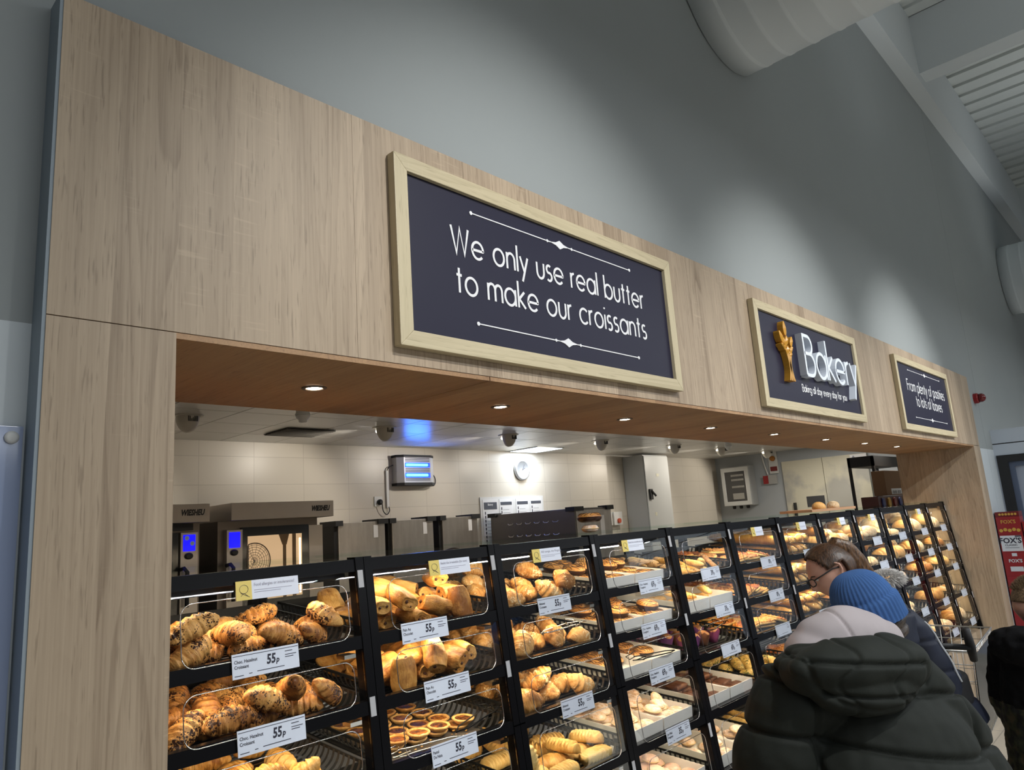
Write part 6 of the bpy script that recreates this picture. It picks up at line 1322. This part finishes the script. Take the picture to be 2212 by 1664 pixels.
for q in range(9):
    ok, co, nn, fi = jk.closest_point_on_mesh(Ch + Vector((-.02 + .05 * q / 8, -.24 - .03 * q / 8, .10 - .34 * q / 8)) - O0); pts.append(co + O0 + nn * .003)
m = MB(); m.tube(pts, .004, 6); put('piping', m.mesh('piping', plain('pale_piping', (.55, .57, .6), .5)), jk, 'pale piping')
m = MB(); m.tube([Nk + R @ Vector((.085 * math.cos(q), .075 * math.sin(q), .012 + .012 * math.sin(q))) for q in [2 * PI * k / 20 for k in range(20)]], .028, 10, True); put('collar', fuse(m, .006, 'collar', CRM, 3, .5, lambda co, n: co + n * .006 * noise.noise(co * 60)), t, 'cream fleece collar')
m = MB(); c0 = Nk + Vector((.085, -.075, .045))
for q in range(800):
    d = Vector((random.gauss(0, 1), random.gauss(0, 1), random.gauss(.3, 1))).normalized(); p = c0 + Vector((d.x * .05, d.y * .06, d.z * .022)) ; m.tube([p, p + d * .015 + Vector((0, 0, .004)), p + d * .027 + Vector((.006, -.004, -.002))], [.0018, .0014, .0004], 4)
put('fur_trim', m.mesh('fur_trim', hairmat('grey_fur', (.50, .48, .46), (.80, .78, .76))), t, 'grey fur trim of the hood')
put('trousers', trousers('trousers', J, TR), t)
for s in 'lr': put('shoe', shoe(J, s, SH), t)
# -- boy at the right edge
Hc = Vector((3.985, -.772, 1.238)); f = Vector((.93, -.30, 0)).normalized(); r = Vector((f.y, -f.x, 0)); hf = Vector((.66, -.74, -.10)); HR = frame_(hf)
Nk = Hc - Vector((0, 0, .135)) - f * .02; Ch = Nk - Vector((0, 0, .18)); Pv = Nk - Vector((0, 0, .44))
J = dict(head=Hc, hf=hf, neck=Nk, chest=Ch, pelvis=Pv, bf=f, sh_l=Nk - r * .15 - Vector((0, 0, .06)), sh_r=Nk + r * .15 - Vector((0, 0, .06)), el_l=Nk - r * .19 - Vector((0, 0, .28)), el_r=Nk + r * .19 - Vector((0, 0, .28)), wr_l=Nk - r * .17 - Vector((0, 0, .46)) + f * .10, wr_r=Nk + r * .17 - Vector((0, 0, .46)) + f * .10, curl=.5)
J.update(stand(f, Pv, .075)); O0 = Vector((Pv.x, Pv.y, 0))
t = thing('person', 'boy with short fair hair in black fluffy coat at the right edge', 'person', O0)
put('body', body_mesh('body', J, SKIN, .0058, .85), t)
m = MB(); g = head_grid(.006, 44, 64); m.grid(g, closed_v=True, cap1=True); vs = [Vector(v) for v in m.v]
m.f = [q for q in m.f if all((vs[i].z > .050 or vs[i].y < .01) and vs[i].z > .012 and not (abs(vs[i].x) > .045 and -.055 < vs[i].y < .03 and vs[i].z < .040) for i in q)]; m.mi = [0] * len(m.f)
m.v = [tuple(v * (1 + .06 * max(0, min(1, (v.z - .03) / .06)) + .03 * nz(v, 90, 3))) for v in vs]
q = NT('short_fair_hair'); sep = q.n('ShaderNodeSeparateXYZ', i_0=q.coord()); nf = q.noise(q.coord(), 160, 3)
q.set(Base_Color=q.ramp(nf, [(.3, (.07, .04, .02)), (.7, (.26, .17, .09))]), Roughness=.6); q.bump(nf, .8, .004)
ho = put('hair', local(m, Hc, HR).mesh('hair', q.m, smooth=True), t); sd = ho.modifiers.new('s', 'SOLIDIFY'); sd.thickness = .006; sd.offset = -1
m = MB()
for k in range(1500):
    a = random.uniform(.55, 1.5); b = random.uniform(0, 2 * PI); d = Vector((math.cos(a) * math.sin(b), math.cos(a) * math.cos(b), math.sin(a))); p = head_pt(d, .006); p = Hc + HR @ p; dd = (HR @ d + Vector((0, 0, .3)) + Vector((random.uniform(-.5, .5), random.uniform(-.5, .5), 0))).normalized(); m.tube([p, p + dd * .012, p + dd * .022 + Vector((.003, 0, 0))], [.0014, .0012, .0004], 4)
put('hair_tuft', m.mesh('hair_tuft', q.m), t)
FLUF = cloth('black_fleece', (.010, .010, .011), .95, 90, .9, .3, .1)
q = NT('camouflage_cloth'); c = q.coord(); q.set(Base_Color=q.ramp(q.noise(c, 22, 3, .5), [(.40, (.008, .008, .008)), (.52, (.03, .035, .016)), (.62, (.065, .05, .025))]), Roughness=.85); CAMO = q.m
m = MB(); R = frame_(f); secs = [(-.62, .215, .20), (-.45, .205, .185), (-.25, .20, .175), (-.10, .18, .15), (-.02, .12, .11), (.03, .09, .09)]
m.grid([[Nk + Vector((0, 0, h)) + R @ Vector((a * math.cos(q), b * math.sin(q), 0)) for q in [2 * PI * k / 28 for k in range(28)]] for h, a, b in secs], closed_v=True, cap0=True, cap1=True)
ell(m, Nk - f * .115 - Vector((0, 0, .015)), (.15, .10, .085), R)
for s in 'lr': m.tube([Nk - Vector((0, 0, .08)), J['sh_' + s], (J['sh_' + s] + J['el_' + s]) / 2, J['el_' + s], (J['el_' + s] + J['wr_' + s]) / 2, J['wr_' + s]], [.08, .085, .08, .073, .065, .052], 14)
jm = fuse(m, .009, 'coat', FLUF, 4, .5, lambda co, n: co + n * (.009 * noise.noise(co * 30) + .006 * noise.noise(co * 14))); jm.materials.append(CAMO)
for p in jm.polygons: p.material_index = 1 if p.center.z < Nk.z - .26 + .03 * noise.noise(p.center * 9) else 0
put('coat', jm, t, 'black fluffy coat with camouflage lower half'); put('trousers', trousers('trousers', J, TR, .85), t)
for s in 'lr': put('shoe', shoe(J, s, SH, .85), t)
# -- baker behind the counter
Hc = Vector((2.42, 1.33, 1.535)); hf = Vector((.93, -.15, -.30)).normalized(); HR = frame_(hf); f = Vector((.95, -.1, 0)).normalized(); r = Vector((f.y, -f.x, 0))
Nk = Hc + Vector((-.06, .015, -.135)); Ch = Nk + Vector((-.10, .02, -.16)); Pv = Nk + Vector((-.24, .05, -.46))
J = dict(head=Hc, hf=hf, neck=Nk, chest=Ch, pelvis=Pv, bf=f, sh_l=Ch - r * .18 + Vector((.03, 0, .07)), sh_r=Ch + r * .18 + Vector((.03, 0, .07)), el_l=Ch - r * .22 + Vector((.05, 0, -.2)), el_r=Ch + r * .22 + Vector((.05, 0, -.2)), wr_l=Ch - r * .16 + Vector((.26, 0, -.22)), wr_r=Ch + r * .16 + Vector((.26, 0, -.22)), curl=.6)
J.update(stand(f, Pv)); O0 = Vector((Pv.x, Pv.y, 0))
t = thing('person', 'baker stooping behind the second bay, seen through the glass', 'person', O0)
put('body', body_mesh('body', J, SKIN, .0058), t)
m = MB(); g = head_grid(.012, 36, 48); m.grid(g, closed_v=True, cap1=True); vs = [Vector(v) for v in m.v]
m.f = [q for q in m.f if all((vs[i].z > .045 or vs[i].y < .0) and vs[i].z > -.04 for i in q)]; m.mi = [0] * len(m.f); ho = put('hair', local(m, Hc, HR).mesh('hair', HAIR, smooth=True), t); sd = ho.modifiers.new('s', 'SOLIDIFY'); sd.thickness = .008; sd.offset = -1
m = MB(); m.lathe([(.03, -.006), (.032, .004), (.02, .012)], 18, axis='x'); m.v = [(.080 + x, -.012 + y, z) for x, y, z in m.v]; m.lathe([(.03, .006), (.032, -.004), (.02, -.012)], 18, (-.080, -.012, 0), axis='x'); put('earpiece', local(m, Hc, HR).mesh('earpiece', BLACKM), t, 'black earpieces')
m = MB(); R = frame_(f); secs = [(Pv - Vector((0, 0, .1)), .19, .15), (Pv, .185, .145), ((Pv + Ch) / 2, .175, .135), (Ch, .19, .13), (Nk - Vector((.02, 0, .05)), .11, .09), (Nk - Vector((0, 0, .02)), .075, .07)]
m.grid([[c + R @ Vector((a * math.cos(q), b * math.sin(q), 0)) for q in [2 * PI * k / 24 for k in range(24)]] for c, a, b in secs], closed_v=True, cap0=True, cap1=True)
for s in 'lr': m.tube([Ch, J['sh_' + s], J['el_' + s], J['el_' + s] + (J['wr_' + s] - J['el_' + s]) * .5], [.08, .078, .065, .06], 14)
put('work_shirt', fuse(m, .009, 'work_shirt', NAV, 5), t, 'dark navy work shirt'); put('trousers', trousers('trousers', J, TR), t)
for s in 'lr': put('shoe', shoe(J, s, SH), t)
# ------------------------------------------------------------------ shopping trolley
WIRE = plain('zinc_wire', (.55, .56, .56), .3, .9)
t = thing('shopping_trolley', 'wire shopping trolley with black handle ends beside the boy', 'trolley', (4.20, -.165, 0))
L0, L1, Wt, Wf = 0, .80, .27, .21
m = MB()
for z in (.52, .60, .68, .76, .84, .92, .985):
    k = (z - .52) / .465; a, b = Wt * (.86 + .14 * k), Wf * (.86 + .14 * k); x0, x1 = .08 - .06 * k, .70 + .1 * k
    m.tube([(x0, -a, z), (x1, -b, z), (x1, b, z), (x0, a, z)], .0022 if z < .98 else .005, 6, closed=True)
for q in range(17):
    u = q / 16
    for s in (-1, 1): m.tube([(.08 + u * .62, s * (Wt * .86 + (Wf - Wt) * .86 * u), .52), (.02 + u * .78, s * (Wt + (Wf - Wt) * u), .985)], .0018, 5)
for q in range(9):
    u = -1 + 2 * q / 8; m.tube([(.08, u * Wt * .86, .52), (.02, u * Wt, .985)], .0018, 5); m.tube([(.70, u * Wf * .86, .52), (.80, u * Wf, .985)], .0018, 5); m.tube([(.08, u * Wt * .86, .52), (.70, u * Wf * .86, .52)], .0018, 5)
obj('basket', m.mesh('basket', WIRE, smooth=True), t)
m = MB()
for s in (-1, 1):
    m.tube([(.02, s * Wt, .985), (-.05, s * (Wt + .01), 1.02)], .010, 8); m.tube([(.06, s * Wt * .9, .60), (.03, s * Wt * .95, .30), (.05, s * Wt, .14), (.72, s * Wf * 1.02, .14)], .011, 8)
m.tube([(.05, -Wt, .14), (.05, Wt, .14)], .010, 8); m.tube([(.72, -Wf, .14), (.72, Wf, .14)], .010, 8)
obj('frame', m.mesh('trolley_frame', WIRE, smooth=True), t)
hb = obj('handle', MB().tube([(-.06, -Wt - .02, 1.02), (-.06, Wt + .02, 1.02)], .014, 10).mesh('trolley_handle', BLACKM, smooth=True), t, label='black handle')
for s in (-1, 1): obj('end_cap', MB().tube([(-.02, s * (Wt + .012), .955), (-.05, s * (Wt + .015), 1.02), (-.085, s * (Wt + .015), 1.11)], [.017, .022, .017], 10).mesh('end_cap', BLACKM, smooth=True), hb)
m = MB(); m.box(.075, .085, -.16, .16, .70, .95); obj('seat_flap', m.mesh('seat_flap', BLACKM), t, label='black child seat flap')
m = MB(); m.add([(.02, -Wt - .004, .965), (.62, -Wf - .022, .965), (.56, -Wf - .0, .58), (.08, -Wt * .88 - .006, .58), (.02, -Wt - .007, .965), (.62, -Wf - .025, .965), (.56, -Wf - .003, .58), (.08, -Wt * .88 - .009, .58)], [(0, 1, 2, 3), (7, 6, 5, 4), (0, 4, 5, 1), (1, 5, 6, 2), (2, 6, 7, 3), (3, 7, 4, 0)]); obj('side_panel', m.mesh('side_panel', glass('clear_panel', (.9, .92, .92), .1, k=1.2)), t, label='clear plastic side panel')
for x_ in (.06, .72):
    for s in (-1, 1):
        y_ = s * (Wt if x_ < .1 else Wf); wh = obj('wheel', MB().lathe([(.03, -.012), (.055, -.014), (.058, 0), (.055, .014), (.03, .012)], 20, (x_ - .02, y_, .060), 'y').mesh('wheel', BLACKM, smooth=True), t)
        obj('fork', MB().box(x_ - .022, x_ + .012, y_ - .022, y_ - .016, .055, .135).box(x_ - .022, x_ + .012, y_ + .016, y_ + .022, .055, .135).box(x_ - .022, x_ + .012, y_ - .022, y_ + .022, .128, .138).mesh('fork', WIRE), wh)
